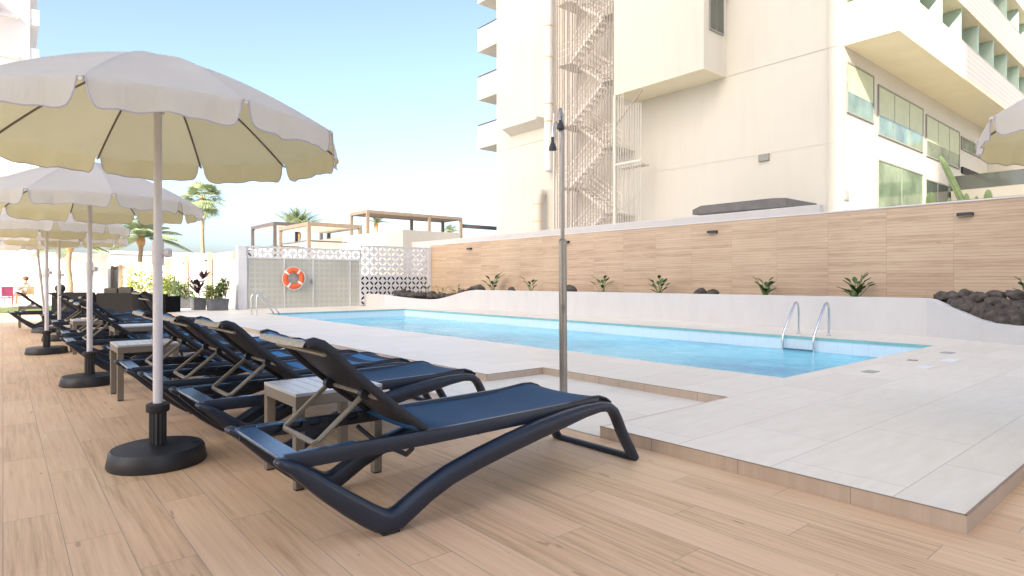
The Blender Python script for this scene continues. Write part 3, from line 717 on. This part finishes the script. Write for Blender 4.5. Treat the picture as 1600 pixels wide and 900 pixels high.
b = MB(); b.sweep([(0, 0, 0), (.02, 0, .45)], .018, 6); b.sweep([(0, 0, .1), (-.12, .0, .55)], .014, 6); b.build('stem', 'bark', t)
b = MB()
for (cx, cz) in ((.02, .42), (-.12, .5), (.10, .65), (-.05, .25)):
    for k in range(11):
        a = k*2.399; el = random.uniform(.2, 1.3); b.leaf((cx, 0, cz-.1), (math.cos(a)*math.cos(el), math.sin(a)*math.cos(el), math.sin(el)), (0, 0, 1), random.uniform(.25, .42), .085, .15, 3)
b.build('foliage', 'leaf_purple', t)
# planter plants
def strelitzia(label, x, y, z, s, n_, lean=0, mat='leaf_dark'):
    t = thing('leafy_plant', label, 'plant', (x, y, z), 0, 'young plants along the planter')
    st = MB(); b = MB()
    for k in range(n_):
        a = k*2.399+s*7; el = random.uniform(.75, 1.45); d = Vector((math.cos(a)*math.cos(el), math.sin(a)*math.cos(el), math.sin(el))); L = s*random.uniform(.30, 1.0)
        e_ = d*L; st.sweep([(0, 0, 0), e_*.5, e_], .008, 4)
        b.leaf(e_*.9, d+Vector((math.cos(a)*.75, math.sin(a)*.75, .1)), (0, 0, 1), s*random.uniform(.26, .40), s*.17, .15, 5)
    st.build('stem', 'leaf_mid', t); b.build('foliage', [mat, 'leaf_mid'][0], t)
for y, s, n_, lb in ((5.19, .62, 22, 'fullest leafy plant on the planter, left of the right rock pile'), (7.2, .56, 18, 'leafy plant with broad leaves between pool ladder and lone rocks'), (10.23, .62, 16, 'leafy plant growing third from the right on the planter'),
                    (12.29, .62, 10, 'sparse leaning plant just right of the shower pole'), (15.54, .60, 8, 'small thin plant just left of the shower pole'), (17.86-.2, .78, 12, 'leafy plant nearest the left rock pile on the planter'), (2.35, .5, 10, 'plant at the right edge above the big rocks')):
    strelitzia(lb, 13.9, y, .68 if y > 3 else .72, s, n_)
for x, y, lb in ((12.9, 20.6, 'small green plant left of the others in the left rock pile'), (13.3, 20.2, 'small green plant in the middle of left rock pile'), (13.6, 19.5, 'small green plant rising at right of left rock pile')):
    strelitzia(lb, x, y, .45, .50, 7, mat='leaf_mid')
# rocks
def rock(label, x, y, z, r, group):
    bm = bmesh.new(); bmesh.ops.create_icosphere(bm, subdivisions=3, radius=1)
    off = Vector((random.uniform(0, 99), random.uniform(0, 99), random.uniform(0, 99)))
    from mathutils import noise
    for v in bm.verts:
        v.co *= 1+.34*noise.noise(v.co*1.2+off)+.16*noise.noise(v.co*2.6+off)+.08*noise.noise(v.co*6+off)
        v.co = Vector((v.co.x*r[0], v.co.y*r[1], v.co.z*r[2]))
    for f in bm.faces: f.smooth = True
    me = bpy.data.meshes.new('rock'); bm.to_mesh(me); bm.free(); me.materials.append(M['lava'])
    o = bpy.data.objects.new('lava_rock', me); C.objects.link(o); o.location = (x, y, z); o.rotation_euler = (random.uniform(-.3, .3), random.uniform(-.3, .3), random.uniform(0, 3)); tag(o, label, 'rock', group); return o
# right pile: rows of upright rounded stones seen above the dipping wall
def rw(s, back): return QX+dx*s+(-dy)*back, QY+dy*s+dx*back
LR = 'dark lava stone in the pile at the right end of the planter'
for s, back, z, r in ((-.02, .35, .80, .12), (.10, .45, .80, .13), (.28, .32, .66, .17), (.28, .55, .83, .13), (.50, .28, .58, .19), (.55, .5, .78, .14), (.78, .30, .50, .18), (.82, .55, .72, .15), (1.02, .28, .47, .18), (1.05, .5, .68, .14), (1.26, .28, .45, .19), (1.3, .52, .66, .15), (1.5, .28, .44, .18), (1.55, .5, .66, .14), (1.76, .28, .44, .19), (1.8, .5, .66, .16), (2.05, .3, .44, .18), (2.1, .55, .67, .16),
                      (.68, .75, .82, .14), (1.0, .78, .84, .13), (1.32, .78, .82, .15), (1.65, .78, .84, .14), (2.0, .8, .82, .15), (2.35, .35, .46, .2), (2.4, .7, .74, .18)):
    x, y = rw(s, back); r *= 1.18; rock(LR, x, y, z+.01, (r*random.uniform(.85, 1.0), r*random.uniform(.8, 1.0), r*random.uniform(.9, 1.25) if z < .6 else r*.62), 'lava stones at the right end of the planter')
LL = 'dark lava stone in the pile at the left end of the planter'
for k in range(34):
    t_ = random.uniform(.02, .97); back = random.uniform(.28, 1.1); bx, by = 13.08+ex*t_, 17.75+ey*t_
    nx_, ny_ = .81, .59
    zz = .40+.30*max(0, (t_-.75)/.25)*.6+ (.35*max(0, 1-t_/.25))+back*.10+.06
    rock(LL, bx+nx_*back, by+ny_*back, zz, (random.uniform(.14, .26), random.uniform(.12, .2), random.uniform(.08, .14)), 'lava stones at the left end of the planter')
for y, r, lb in ((18.0, .20, 'single flat dark rock at the left start of the planter top'), (16.16, .13, 'smallest single dark rock between the two left plants'), (13.33, .22, 'single tall dark rock right of the shower pole'), (8.72, .17, 'left one of the two touching rocks on planter'), (8.36, .15, 'right one of the two touching rocks on planter')):
    rock(lb, 13.55, y, .74+r*.25, (r*.9, r, r*.8), 'single rocks on the planter')
# cacti behind the clad wall
def cactus(label, x, y, ztop, r, lean=0):
    t = thing('column_cactus', label, 'cactus', (x, y, 1.6), 0, 'cacti behind the clad wall'); b = MB(); hgt = ztop-1.6; n_ = 24; vs = []; fs = []; prof = [(0, 1), (.5, 1), (.8, 1), (.92, .85), (.98, .5), (1, .1)]
    for tz, q in prof:
        for k in range(n_):
            a = 2*PI*k/n_; rr = r*q*(1 if k % 3 == 0 else .78); vs.append((rr*math.cos(a), rr*math.sin(a)+lean*hgt*tz, hgt*tz))
    for i in range(len(prof)-1):
        for k in range(n_): fs.append((i*n_+k, i*n_+(k+1) % n_, (i+1)*n_+(k+1) % n_, (i+1)*n_+k))
    b.add(vs, fs); b.add([vs[-n_+k] for k in range(n_)], [tuple(range(n_))]); b.build('stem', 'cactus', t, smooth=False)
cactus('thick ribbed cactus at the left of the cactus row', 16.5, 4.54, 3.17, .11); cactus('tall leaning cactus, highest above the wall', 16.5, 3.45, 3.98, .075, .38)
cactus('short cactus just left of the leaning stem foot', 16.5, 4.18, 3.0, .06); cactus('short cactus right of the leaning stem foot', 16.5, 3.86, 3.06, .07); cactus('lowest cactus tip between two taller right ones', 16.5, 3.68, 2.98, .06); cactus('rightmost cactus of the row', 16.5, 3.47, 3.10, .09)
# terrace lids
for x, y, a, b_, m, lb in ((7.46, 2.63, .20, .12, 'plaque', 'grey rectangular skimmer lid at the near pool corner'), (8.94, 2.66, .10, .10, 'plaque_brown', 'small brown square drain on the terrace'), (8.34, 2.36, .30, .13, 'plaque_white', 'nearer white marker tile on the terrace'), (9.33, 2.36, .36, .13, 'plaque_white', 'farther white marker tile on the terrace'), (10.27, 2.62, .22, .14, 'plaque', 'grey lid farthest right on the terrace')):
    tag(MB().box(x-a/2, x+a/2, y-b_/2, y+b_/2, .0805, .086).build('floor_lid', m), lb, 'floor lid')
# ---------------------------------------------------------------- pool ladders
def arc(c, r, a0, a1, n_, ):
    return [(c[0]+r*math.cos(a0+(a1-a0)*k/n_), c[1]+r*math.sin(a0+(a1-a0)*k/n_)) for k in range(n_+1)]
def ladder(label, y0, y1, xf, xw, ztop, mirror):
    t = thing('pool_ladder', label, 'pool ladder', (0, 0, 0)); t.location = (xf, (y0+y1)/2, .08)
    off = Vector((-xf, -(y0+y1)/2, -.08)); R_ = .11
    for y in (y0, y1):
        s = 1 if xw > xf else -1
        xt = xf+s*.03
        prof = [(xf, .08), (xf, ztop-R_*1.3)]+[(xf+s*(R_*(1-math.cos(a))), ztop-R_*1.3+R_*1.3*math.sin(a)) for a in (.4, .8, 1.2, 1.57, 1.9, 2.25)]
        prof += [(xw-s*.03, .14), (xw, .06), (xw+s*.005, -.02), (xw+s*.005, -.9)]
        b = MB(); b.sweep([Vector((px, y, pz))+off for px, pz in prof], .021, 12); b.build('rail', 'steel', t, smooth=True)
        fl = MB(); fl.lathe([(.045, 0), (.045, .008), (.03, .012)], 16, Vector((xf, y, .081))+off); fl.build('flange', 'steel', t, smooth=True)
    for z in (-.155, -.42, -.7):
        s = 1 if xw > xf else -1
        MB().box(xw+s*.005-.035+off.x, xw+s*.005+.035+off.x, min(y0, y1)+off.y+.015, max(y0, y1)+off.y-.015, z-.012+off.z, z+.012+off.z).build('step', 'step_teal' if z > -.3 else 'steel', t)
ladder('steel pool ladder with two curved rails at the right of the pool', 5.42, 4.86, 11.78, 11.14, .69, 1)
ladder('steel pool ladder at the far left end of the pool', 19.1, 18.6, 5.75, 6.42, .72, 0)
# ---------------------------------------------------------------- shower
t = thing('pool_shower', 'tall slim steel shower column with two black heads behind the loungers', 'shower', (3.95, 3.97, 0)); t.rotation_euler = (0, math.radians(-.5), 0)
MB().sweep([(0, 0, 0), (0, 0, 1.45)], .037, 16).build('lower_column', 'brushed_steel', t, smooth=True)
MB().lathe([(.041, 0), (.041, .03), (.02, .05)], 16, (0, 0, 1.44)).build('collar', 'brushed_steel', t, smooth=True)
MB().sweep([(0, 0, 1.46), (0, 0, 2.55), (-.005, -.003, 2.62), (-.03, -.015, 2.66), (-.05, -.025, 2.62), (-.05, -.025, 2.56)], .019, 12).build('upper_pipe', 'brushed_steel', t, smooth=True)
rr = Vector((.766, -.6428, 0))
a1_ = MB(); a1_.sweep([Vector((0, 0, 2.38)), -rr*.03+Vector((0, 0, 2.50)), -rr*.055+Vector((0, 0, 2.56)), -rr*.08+Vector((0, 0, 2.53)), -rr*.085+Vector((0, 0, 2.40))], .013, 10); a1_.build('arm', 'steel', t, smooth=True)
for c, s_ in (((-rr*.085), 2.30), ((Vector((-.045, -.03, 0))), 2.48)):
    b = MB(); b.lathe([(.036, 0), (.036, .02), (.02, .06), (.014, .075), (.014, .12)], 18, (c.x, c.y, s_)); b.build('shower_head', 'lamp_black', t, smooth=True)
b = MB(); b.sweep([Vector((0, 0, .87))-Vector((.02, .02, 0)), Vector((-.055, -.06, .87))], .022, 12); b.sweep([(-.055, -.06, .80), (-.06, -.065, .87)], .01, 8); b.build('valve', 'brushed_steel', t, smooth=True)
MB().lathe([(.07, 0), (.07, .008), (.045, .014)], 24).build('foot_plate', 'brushed_steel', t, smooth=True)
# ---------------------------------------------------------------- parasols
def make_parasol():
    t = thing('parasol', '', 'parasol', (0, 0, 0), 0, 'cream parasols with scalloped edges')
    b = MB(); b.lathe([(.262, 0), (.268, .012), (.255, .085), (.245, .10), (.08, .108), (.06, .112)], 48)
    ba = b.build('base', 'base_plastic', t, smooth=True)
    hb = MB(); hb.box(.17, .215, -.06, .06, .1, .1065); hb.build('plug', 'frame_black', ba)
    b = MB(); n_ = 24; vs = []; fs = []
    for z in (.105, .33):
        for k in range(n_): a = 2*PI*k/n_; r_ = .047 if k % 2 else .040; vs.append((r_*math.cos(a), r_*math.sin(a), z))
    b.add(vs, [(k, (k+1) % n_, n_+(k+1) % n_, n_+k) for k in range(n_)]+[tuple(n_+k for k in range(n_))])
    tb = b.build('tube', 'base_plastic', t)
    MB().lathe([(.060, .31), (.064, .315), (.064, .355), (.050, .362), (.031, .362), (.031, .355)], 28).build('clamp_collar', 'base_plastic', tb, smooth=True)
    MB().lathe([(.0265, .34), (.0265, 1.27)], 24).build('lower_pole', 'pole_white', t, smooth=True)
    MB().lathe([(.031, 1.20), (.033, 1.21), (.033, 1.33), (.028, 1.345)], 24).build('pole_joint', 'pole_white', t, smooth=True)
    b = MB(); rr_ = Vector((.766, -.6428, 0)); b.sweep([rr_*.03+Vector((0, 0, 1.27)), rr_*.05+Vector((0, 0, 1.27))], .011, 8)
    b.sweep([rr_*.048+Vector((0, 0, 1.27)), rr_*.075+Vector((0, 0, 1.27))], .027, 10); b.build('knob', 'pole_white', t, smooth=True)
    MB().lathe([(.0225, 1.34), (.0225, 2.44)], 24).build('upper_pole', 'pole_white', t, smooth=True)
    MB().lathe([(.038, 2.12), (.038, 2.19), (.045, 2.20), (.045, 2.23), (.03, 2.24)], 20).build('runner', 'pole_white', t, smooth=True)
    R_, zr, Hh, N = 1.06, 2.0, .46, 10
    prof = lambda q: zr+Hh*(1-q**1.45)
    can = MB(); can.keep = True; m_, n2 = 22, 14; pip = MB(); rng = random.Random(3)
    for g in range(N):
        a0 = .5+2*PI*g/N; a1 = a0+2*PI/N; d0 = Vector((math.cos(a0), math.sin(a0), 0)); d1 = Vector((math.cos(a1), math.sin(a1), 0)); outd = (d0+d1).normalized()
        vs = []; fs = []; ph = rng.uniform(0, 6)
        for j in range(n2+1):
            q = j/n2
            for i in range(m_+1):
                s = i/m_; ch = d0*(1-s)+d1*s; bul = math.sin(PI*s)
                p = ch*R_*q + outd*(.012*bul*q); z = prof(q)-.035*bul*math.sin(PI*min(1, q*1.0))*q + .0*bul
                vs.append((p.x, p.y, z))
        nf = 5; edge = []
        for j in range(1, nf+1):
            q = j/nf
            for i in range(m_+1):
                s = i/m_; ss = (1-math.cos(PI*s))/2*.75+s*.25; ch = d0*(1-ss)+d1*ss; bul = math.sin(PI*s); e_ = min(ss, 1-ss)*.655
                dep = .004+.128*(1-(1-min(1, e_/.062))**2.4)**.65*(1+.07*math.sin(ss*9+ph)+.04*math.sin(ss*23+ph))
                inset = d0*0
                wv2 = .014*math.sin(ss*14+ph)*q+.006*math.sin(ss*37+ph*2)*q
                ss2 = ss+( .0 )
                # pull the flap corners sideways so that a rounded notch opens at each rib
                pull = .012*q*(1-min(1, e_/.10))
                dirx = (d1-d0).normalized(); sg = 1 if s < .5 else -1
                p = ch*R_+outd*(.012*bul+.018*q**.6+wv2*bul)+dirx*pull*sg
                v_ = (p.x, p.y, zr-dep*q); vs.append(v_)
                if j == nf: edge.append(v_)
        rows = n2+nf
        for j in range(rows):
            for i in range(m_): fs.append((j*(m_+1)+i, (j+1)*(m_+1)+i, (j+1)*(m_+1)+i+1, j*(m_+1)+i+1))
        can.add(vs, fs); pip.sweep(edge, .0035, 5)
    cn = can.build('canopy', 'canopy', t, smooth=True); pip.build('fringe_piping', 'fringe_piping', cn, smooth=True)
    for g in range(N):
        a0 = .5+2*PI*g/N; d0 = Vector((math.cos(a0), math.sin(a0), 0)); b = MB()
        b.sweep([d0*(.03+(R_+.0-.03)*k/8)+Vector((0, 0, prof(k/8)-.016)) for k in range(9)], .0065, 6)
        rb = b.build('rib', 'rib_brown', t, smooth=True)
        tp_ = MB(); tp_.sweep([d0*(R_-.005)+Vector((0, 0, zr-.014)), d0*(R_+.022)+Vector((0, 0, zr-.018))], .009, 8); tp_.build('rib_tip', 'tape_white', rb, smooth=True)
        s_ = MB(); s_.sweep([d0*.045+Vector((0, 0, 2.215)), d0*.40+Vector((0, 0, prof(.38)-.022))], .005, 5); s_.build('strut', 'rib_brown', rb)
    MB().lathe([(.05, 2.44), (.05, 2.462), (.02, 2.470)], 16).build('finial', 'pole_white', t, smooth=True)
    return t
par = make_parasol(); index_kids(); par.location = (.72, 4.2, 0); par['label'] = 'nearest and largest parasol, cream canopy on white pole'
dup(par, 'second parasol in the row, behind the nearest one', (.71, 7.86, 0), -.1, (1, 1, .965))
dup(par, 'third parasol, with its round base alone on the deck', (.51, 11.6, 0), -.14, (1, 1, .965))
dup(par, 'fourth parasol, pole just right of the third', (.80, 14.0, 0), .05, (1, 1, .955))
p5 = dup(par, 'farthest parasol of the row, with a tilted pole', (.72, 16.4, 0), .2, (1, 1, .955)); p5.rotation_euler = (math.radians(1.5), math.radians(-5.5), .2)
dup(par, 'parasol edge reaching in from the right side of the photo', (4.75, -.02, 0), math.atan2(.86, -.62)-.5-4*2*PI/10, None)
# ---------------------------------------------------------------- side tables
def make_table():
    t = thing('side_table', '', 'side table', (0, 0, 0), 0, 'taupe side tables between the loungers'); s, hh = .5, .51
    b = MB(); n_ = 6; wd = (s-.06)/n_
    for k in range(n_): b.box(.03+k*wd+.004, .03+(k+1)*wd-.004, .03, s-.03, hh-.02, hh-.001)
    b.box(0, .028, 0, s, hh-.018, hh); b.box(s-.028, s, 0, s, hh-.018, hh); b.box(.0285, s-.0285, 0, .028, hh-.018, hh); b.box(.0285, s-.0285, s-.028, s, hh-.018, hh)
    b.build('top', 'table_top', t, bevel=.002)
    b = MB(); b.box(0, s, 0, .03, hh-.075, hh-.0185); b.box(0, s, s-.03, s, hh-.075, hh-.0185); b.box(0, .03, .0305, s-.0305, hh-.075, hh-.0185); b.box(s-.03, s, .0305, s-.0305, hh-.075, hh-.0185)
    b.build('apron', 'table_side', t, bevel=.003)
    for x in (0, s-.05):
        for y in (0, s-.05):
            lg = MB().box(x, x+.05, y, y+.05, .008, hh-.076).build('leg', 'table_side', t, bevel=.004)
            MB().box(x+.004, x+.046, y+.004, y+.046, 0, .0075).build('foot', 'frame_black', lg)
    return t
tab = make_table(); index_kids(); tab.location = (1.17, 3.15, 0); tab['label'] = 'nearest side table, between the first and second loungers'
dup(tab, 'side table left of the first parasol pole, with both front legs in view', (.80, 6.55, 0)); dup(tab, 'side table with its top showing between the first two parasol poles', (1.10, 9.27, 0))
dup(tab, 'side table behind the third parasol pole', (.80, 11.15, 0)); dup(tab, 'farthest side table, at the left end of the row', (.28, 18.3, 0))
# ---------------------------------------------------------------- loungers (local x along the bed, origin = rear foot side corner)
def make_lounger(ang, top_x=None, banded_seat=False):
    t = thing('sun_lounger', '', 'sun lounger', (0, 0, 0), 0, 'navy sun loungers in a row'); W_ = .72
    path = [(-.022, .402, .005), (-.012, .400, .013), (.0, .397, .019), (.05, .368, .026), (.12, .308, .034), (.20, .238, .040), (.29, .165, .045), (.37, .105, .048), (.425, .068, .049), (.468, .053, .049), (.515, .058, .050), (.57, .088, .049), (.66, .137, .047), (.78, .187, .046),
            (.95, .232, .047), (1.15, .275, .048), (1.35, .312, .048), (1.55, .342, .043), (1.70, .362, .035), (1.83, .370, .028), (1.91, .360, .026), (1.955, .330, .025), (1.985, .285, .025), (2.03, .20, .025), (2.09, .105, .025), (2.15, .014, .022)]
    for y in (.026, W_-.026):
        b = MB(); b.sweep([(x, y, z) for x, z, r_ in path], [(.036 if r_ > .014 else r_*1.8, r_*1.06) for _, _, r_ in path], 12, side=(0, 1, 0), square=.35)
        b.build('side_frame', 'frame_navy', t, smooth=True)
        b = MB(); yy = .062 if y < .3 else W_-.062
        b.sweep([(.03, yy, .382), (.7, yy, .374), (1.3, yy, .378), (1.86, yy, .385)], (.014, .034), 8, side=(0, 1, 0), square=.6); b.build('seat_rail', 'frame_navy', t, smooth=True)
        b = MB(); b.box(.435, .515, y-.022, y+.022, 0, .012); b.build('rubber_foot', 'frame_black', t)
    b = MB(); b.box(.01, .10, .05, W_-.05, .392, .408); b.box(.10, .34, .052, .10, .402, .412); b.box(.10, .34, W_-.10, W_-.052, .402, .412); b.build('rear_tray', 'tray_sky_tint', t, bevel=.005)
    b = MB(); b.sweep([(2.145, .03, .018), (2.145, W_-.03, .018)], (.02, .018), 8, square=.4, side=(1, 0, 0)); b.build('ground_bar', 'frame_navy', t, smooth=True)
    for y in (.088, W_-.088):
        zz = [(.18, .36), (.70, .36)]
        for k in range(5): x = .62-k*.10; zz += [(x+.035, .375), (x+.03, .402), (x, .402), (x-.005, .375)]
        MB().prism(zz, y-.01, y+.01, 'xz').build('ratchet', 'frame_black', t)
    for xx in (1.0, 1.62): MB().sweep([(xx, .08, .345), (xx, W_-.08, .345)], .014, 8).build('cross_bar', 'frame_black', t, smooth=True)
    b = MB(); b.sweep([(.62, .08, .33), (.66, .2, .27), (.66, W_-.2, .27), (.62, W_-.08, .33)], .012, 8); b.build('cross_bar', 'frame_black', t, smooth=True)
    # seat sling
    prof = [(.67, .404), (.9, .398), (1.2, .394), (1.5, .400), (1.68, .412), (1.80, .422), (1.87, .419), (1.93, .400), (1.97, .374)]
    b = MB(); n_ = 10; vs = []
    for x, z in prof:
        for i in range(n_+1): s = i/n_; vs.append((x, .055+(W_-.11)*s, z-.014*math.sin(PI*s)))
    fs = [(j*(n_+1)+i, (j+1)*(n_+1)+i, (j+1)*(n_+1)+i+1, j*(n_+1)+i+1) for j in range(len(prof)-1) for i in range(n_)]
    b.add(vs, fs); sl = b.build('seat_sling', 'sling_banded' if banded_seat else 'sling', t, smooth=True); so2 = sl.modifiers.new('s', 'SOLIDIFY'); so2.thickness = .004
    b = MB()
    for y in (.058, W_-.058): b.sweep([(x, y, z) for x, z in prof], .009, 6)
    b.build('edge_beading', 'frame_black', sl, smooth=True)
    # backrest
    hx, hz = .69, .408; ca, sa = math.cos(ang), math.sin(ang)
    def bp(s, y, n): return (hx-ca*s-sa*n*1.0, y, hz+sa*s-ca*n*1.0) if False else (hx-ca*s - sa*n, y, hz+sa*s - ca*n)
    bprof = [(0, 0), (.2, .012), (.45, .012), (.60, .002), (.66, .004), (.695, .018), (.71, .04)]     # (along, towards the underside)
    for y in (.075, W_-.075):
        b = MB(); b.sweep([bp(s, y, n) for s, n in bprof], (.016, .020), 8, side=(0, 1, 0), square=.4); b.build('back_rail', 'frame_black', t, smooth=True)
    b = MB(); n_ = 10; vs = []
    for s, n in bprof:
        for i in range(n_+1): q = i/n_; vs.append(bp(s, .085+(W_-.17)*q, n-.012+.016*math.sin(PI*q)))
    fs = [(j*(n_+1)+i, j*(n_+1)+i+1, (j+1)*(n_+1)+i+1, (j+1)*(n_+1)+i) for j in range(len(bprof)-1) for i in range(n_)]
    b.add(vs, fs); bs = b.build('back_sling', 'sling_banded', t, smooth=True); q_ = bs.modifiers.new('s', 'SOLIDIFY'); q_.thickness = .004
    b = MB(); vs = []
    for s, n in bprof[:5]:
        for i in range(n_+1): q = i/n_; vs.append(bp(s, .088+(W_-.176)*q, n-.004+.016*math.sin(PI*q)))
    fs = [(j*(n_+1)+i, j*(n_+1)+i+1, (j+1)*(n_+1)+i+1, (j+1)*(n_+1)+i) for j in range(4) for i in range(n_)]
    b.add(vs, fs); b.build('back_lining', 'frame_black', bs, smooth=True)
    b = MB(); vs = []
    lp = [(.668, .006), (.698, .020), (.714, .042), (.708, .062)]
    for s, n in lp:
        for i in range(n_+1): q = i/n_; vs.append(bp(s+.004, .085+(W_-.17)*q, n+.006*math.sin(PI*q)))
    fs = [(j*(n_+1)+i, j*(n_+1)+i+1, (j+1)*(n_+1)+i+1, (j+1)*(n_+1)+i) for j in range(len(lp)-1) for i in range(n_)]
    b.add(vs, fs); b.build('head_roll', 'lip_sunlit', bs, smooth=True)
    for q_ in (.30, .62): MB().sweep([bp(q_, .08, .028), bp(q_, W_-.08, .028)], .010, 8).build('back_bar', 'prop_metal', t, smooth=True)
    # prop bracket
    tp = bp(.32, 0, .035); bx = .20 if ang < .9 else .40; bz = .405
    b = MB(); y0, y1_ = .17, W_-.17
    pts = [(tp[0], y0, tp[2]), ((tp[0]+bx)/2, y0, (tp[2]+bz)/2), (bx+.012, y0, bz+.01), (bx, y0+.02, bz), (bx, y1_-.02, bz), (bx+.012, y1_, bz+.01), ((tp[0]+bx)/2, y1_, (tp[2]+bz)/2), (tp[0], y1_, tp[2])]
    b.sweep(pts, .0115, 8, square=.3); b.build('prop_bracket', 'prop_metal', t, smooth=True)
    for y in (y0, y1_):
        b = MB(); b.sweep([(tp[0]-.0, y-.02, tp[2]), (tp[0], y+.02, tp[2])], .026, 12); b.build('pivot', 'frame_black', t, smooth=True)
    return t
A = math.radians(41)
l1 = make_lounger(A); l3 = make_lounger(math.radians(40), banded_seat=True); ls = make_lounger(math.radians(56), banded_seat=True); index_kids()
l1.location = (.82, 2.35, 0); l1['label'] = 'nearest navy sun lounger, seen in full at the front of the row'
dup(l1, 'second lounger, just beyond the nearest side table', (.85, 3.73, 0), .01)
l3.location = (.80, 4.64, 0); l3['label'] = 'third lounger from the front, beside the second one'
dup(l3, 'fourth lounger, whose rear end reaches the first parasol pole', (.75, 5.55, 0), -.01)
ls.location = (.83, 7.1, 0); ls['label'] = 'lounger with steeply raised back next after the second side table'
dup(l3, 'lounger just beyond the second parasol base', (.56, 8.5, 0), .015)
dup(l3, 'lounger beyond the third side table, before the third parasol', (.60, 9.85, 0))
dup(l3, 'lounger just beyond the third parasol pole', (.85, 11.85, 0), -.02)
dup(l3, 'lounger level with the fourth parasol', (.65, 12.75, 0), .02)
dup(l3, 'lounger between the fourth and the tilted parasol', (.6, 15.2, 0))
dup(l3, 'farthest lounger, its side frame seen whole at the left end', (.12, 17.2, 0), .04)
# ---------------------------------------------------------------- lounge sofas
def sofa(label, x, y, rz, w_, d_, hh, cush=True):
    t = thing('wicker_sofa', label, 'sofa', (x, y, 0), rz, 'black wicker sofas beyond the loungers')
    MB().box(0, w_, 0, .12, .05, hh).build('backrest', 'wicker', t, bevel=.02); MB().box(0, .12, .122, d_, .05, hh-.08).build('armrest', 'wicker', t, bevel=.02); MB().box(w_-.12, w_, .122, d_, .05, hh-.08).build('armrest', 'wicker', t, bevel=.02)
    MB().box(.122, w_-.122, .122, d_, .05, .3).build('seat', 'wicker', t, bevel=.01); MB().box(.13, w_-.13, .13, d_-.02, .302, .42).build('seat_cushion', 'cushion', t, bevel=.04)
    for k in range(2 if cush else 0):
        ww = (w_-.3)/2; o = MB().box(.15+k*ww, .15+(k+1)*ww-.02, .13, .28, .43, hh+.16+.04*k).build('back_cushion', 'cushion', t, bevel=.05)
x, y = at(150, 20.2); ang = -math.atan2(.6428, .766)
sofa('wicker sofa with two grey cushions showing above its back', x, y, ang+.05, 1.25, .8, .70)
x, y = at(80, 21.5); sofa('wicker sofa at the left behind the third parasol pole', x, y, ang+.05, 1.45, .8, .70, False)
x, y = at(206, 19.5); sofa('wicker sofa at the right, just beyond the first parasol pole', x, y, ang-.05, 1.13, .8, .68, False)
x, y = at(94, 22.4); b = MB(); b.ellipsoid((0, 0, .0), (.17, .17, .17), 14, 10); o = b.build('round_cushion', 'cushion', None, smooth=True); o.location = (x, y, .82); tag(o, 'round dark cushion resting on top of the left sofa back', 'cushion')
# ---------------------------------------------------------------- cafe corner and seated person
x, y = at(14, 25.5); t = thing('cafe_table', 'round brown cafe table at the far left edge', 'table', (x, y, 0))
MB().lathe([(.70, .80), (.72, .81), (.72, .84), (.70, .85)], 32).build('top', 'stain_metal', t); MB().lathe([(.25, 0), (.25, .03), (.05, .06), (.05, .80)], 16).build('pedestal', 'render_white', t)
def cafe_chair(label, x, y, rz, mat):
    t = thing('cafe_chair', label, 'chair', (x, y, 0), rz, 'cafe chairs')
    MB().box(-.22, .22, -.22, .22, .42, .46).build('seat', mat, t, bevel=.01); MB().box(-.22, -.18, -.22, .22, .50, .88).build('backrest', mat, t, bevel=.01)
    for a in (-.2, .2):
        for c in (-.2, .2): MB().sweep([(a, c, 0), (a, c, .88 if a < 0 else .42)], .015, 6).build('leg', mat, t)
xx, yy = at(5, 23.8); cafe_chair('pink cafe chair under the round table', xx, yy, 2.2, 'pink')
px_, py_ = at(40, 26.5); cafe_chair('pale brown chair carrying the seated person', px_, py_, 2.6, 'stain_metal')
def skin_fig(name, verts, edges, radii, mat, parent, root=0, sub=2):
    me = bpy.data.meshes.new(name); me.from_pydata(verts, edges, []); o = bpy.data.objects.new(name, me); C.objects.link(o); o.parent = parent
    sk = o.modifiers.new('skin', 'SKIN'); me.materials.append(M[mat])
    if not me.skin_vertices: 
        bpy.context.view_layer.objects.active = o
    for i, r_ in enumerate(radii): me.skin_vertices[0].data[i].radius = (r_, r_) if not isinstance(r_, tuple) else r_
    me.skin_vertices[0].data[root].use_root = True
    s = o.modifiers.new('sub', 'SUBSURF'); s.levels = sub; s.render_levels = sub; return o
P = thing('person', 'person in a pale shirt sitting at the round cafe table', 'person', (px_, py_, 0), 2.6)
V = [(0, 0, .55), (0, 0, .75), (.01, 0, .93), (0, .0, 1.03), (.01, 0, 1.12), (.02, 0, 1.22),
     (0, .17, .97), (.08, .22, .74), (.28, .17, .70), (0, -.17, .97), (.08, -.22, .74), (.28, -.17, .70),
     (.08, .10, .52), (.44, .12, .50), (.46, .12, .08), (.58, .12, .04), (.08, -.10, .52), (.44, -.12, .50), (.46, -.12, .08), (.58, -.12, .04)]
E_ = [(0, 1), (1, 2), (2, 3), (3, 4), (4, 5), (2, 6), (6, 7), (7, 8), (2, 9), (9, 10), (10, 11), (0, 12), (12, 13), (13, 14), (14, 15), (0, 16), (16, 17), (17, 18), (18, 19)]
skin_fig('body', V, E_, [.15, .13, .14, .055, .085, .08, .06, .045, .03, .06, .045, .03, .085, .065, .045, .035, .085, .065, .045, .035], 'skin', P)
skin_fig('shirt', [(0, 0, .52), (0, 0, .75), (.01, 0, .95), (0, .18, .96), (.05, .21, .83), (0, -.18, .96), (.05, -.21, .83)], [(0, 1), (1, 2), (2, 3), (3, 4), (2, 5), (5, 6)], [.175, .155, .15, .08, .07, .08, .07], 'shirt', P)
b = MB(); b.ellipsoid((-.01, 0, 1.21), (.115, .10, .105), 14, 10, .03); b.build('hair', 'hair', P, smooth=True)
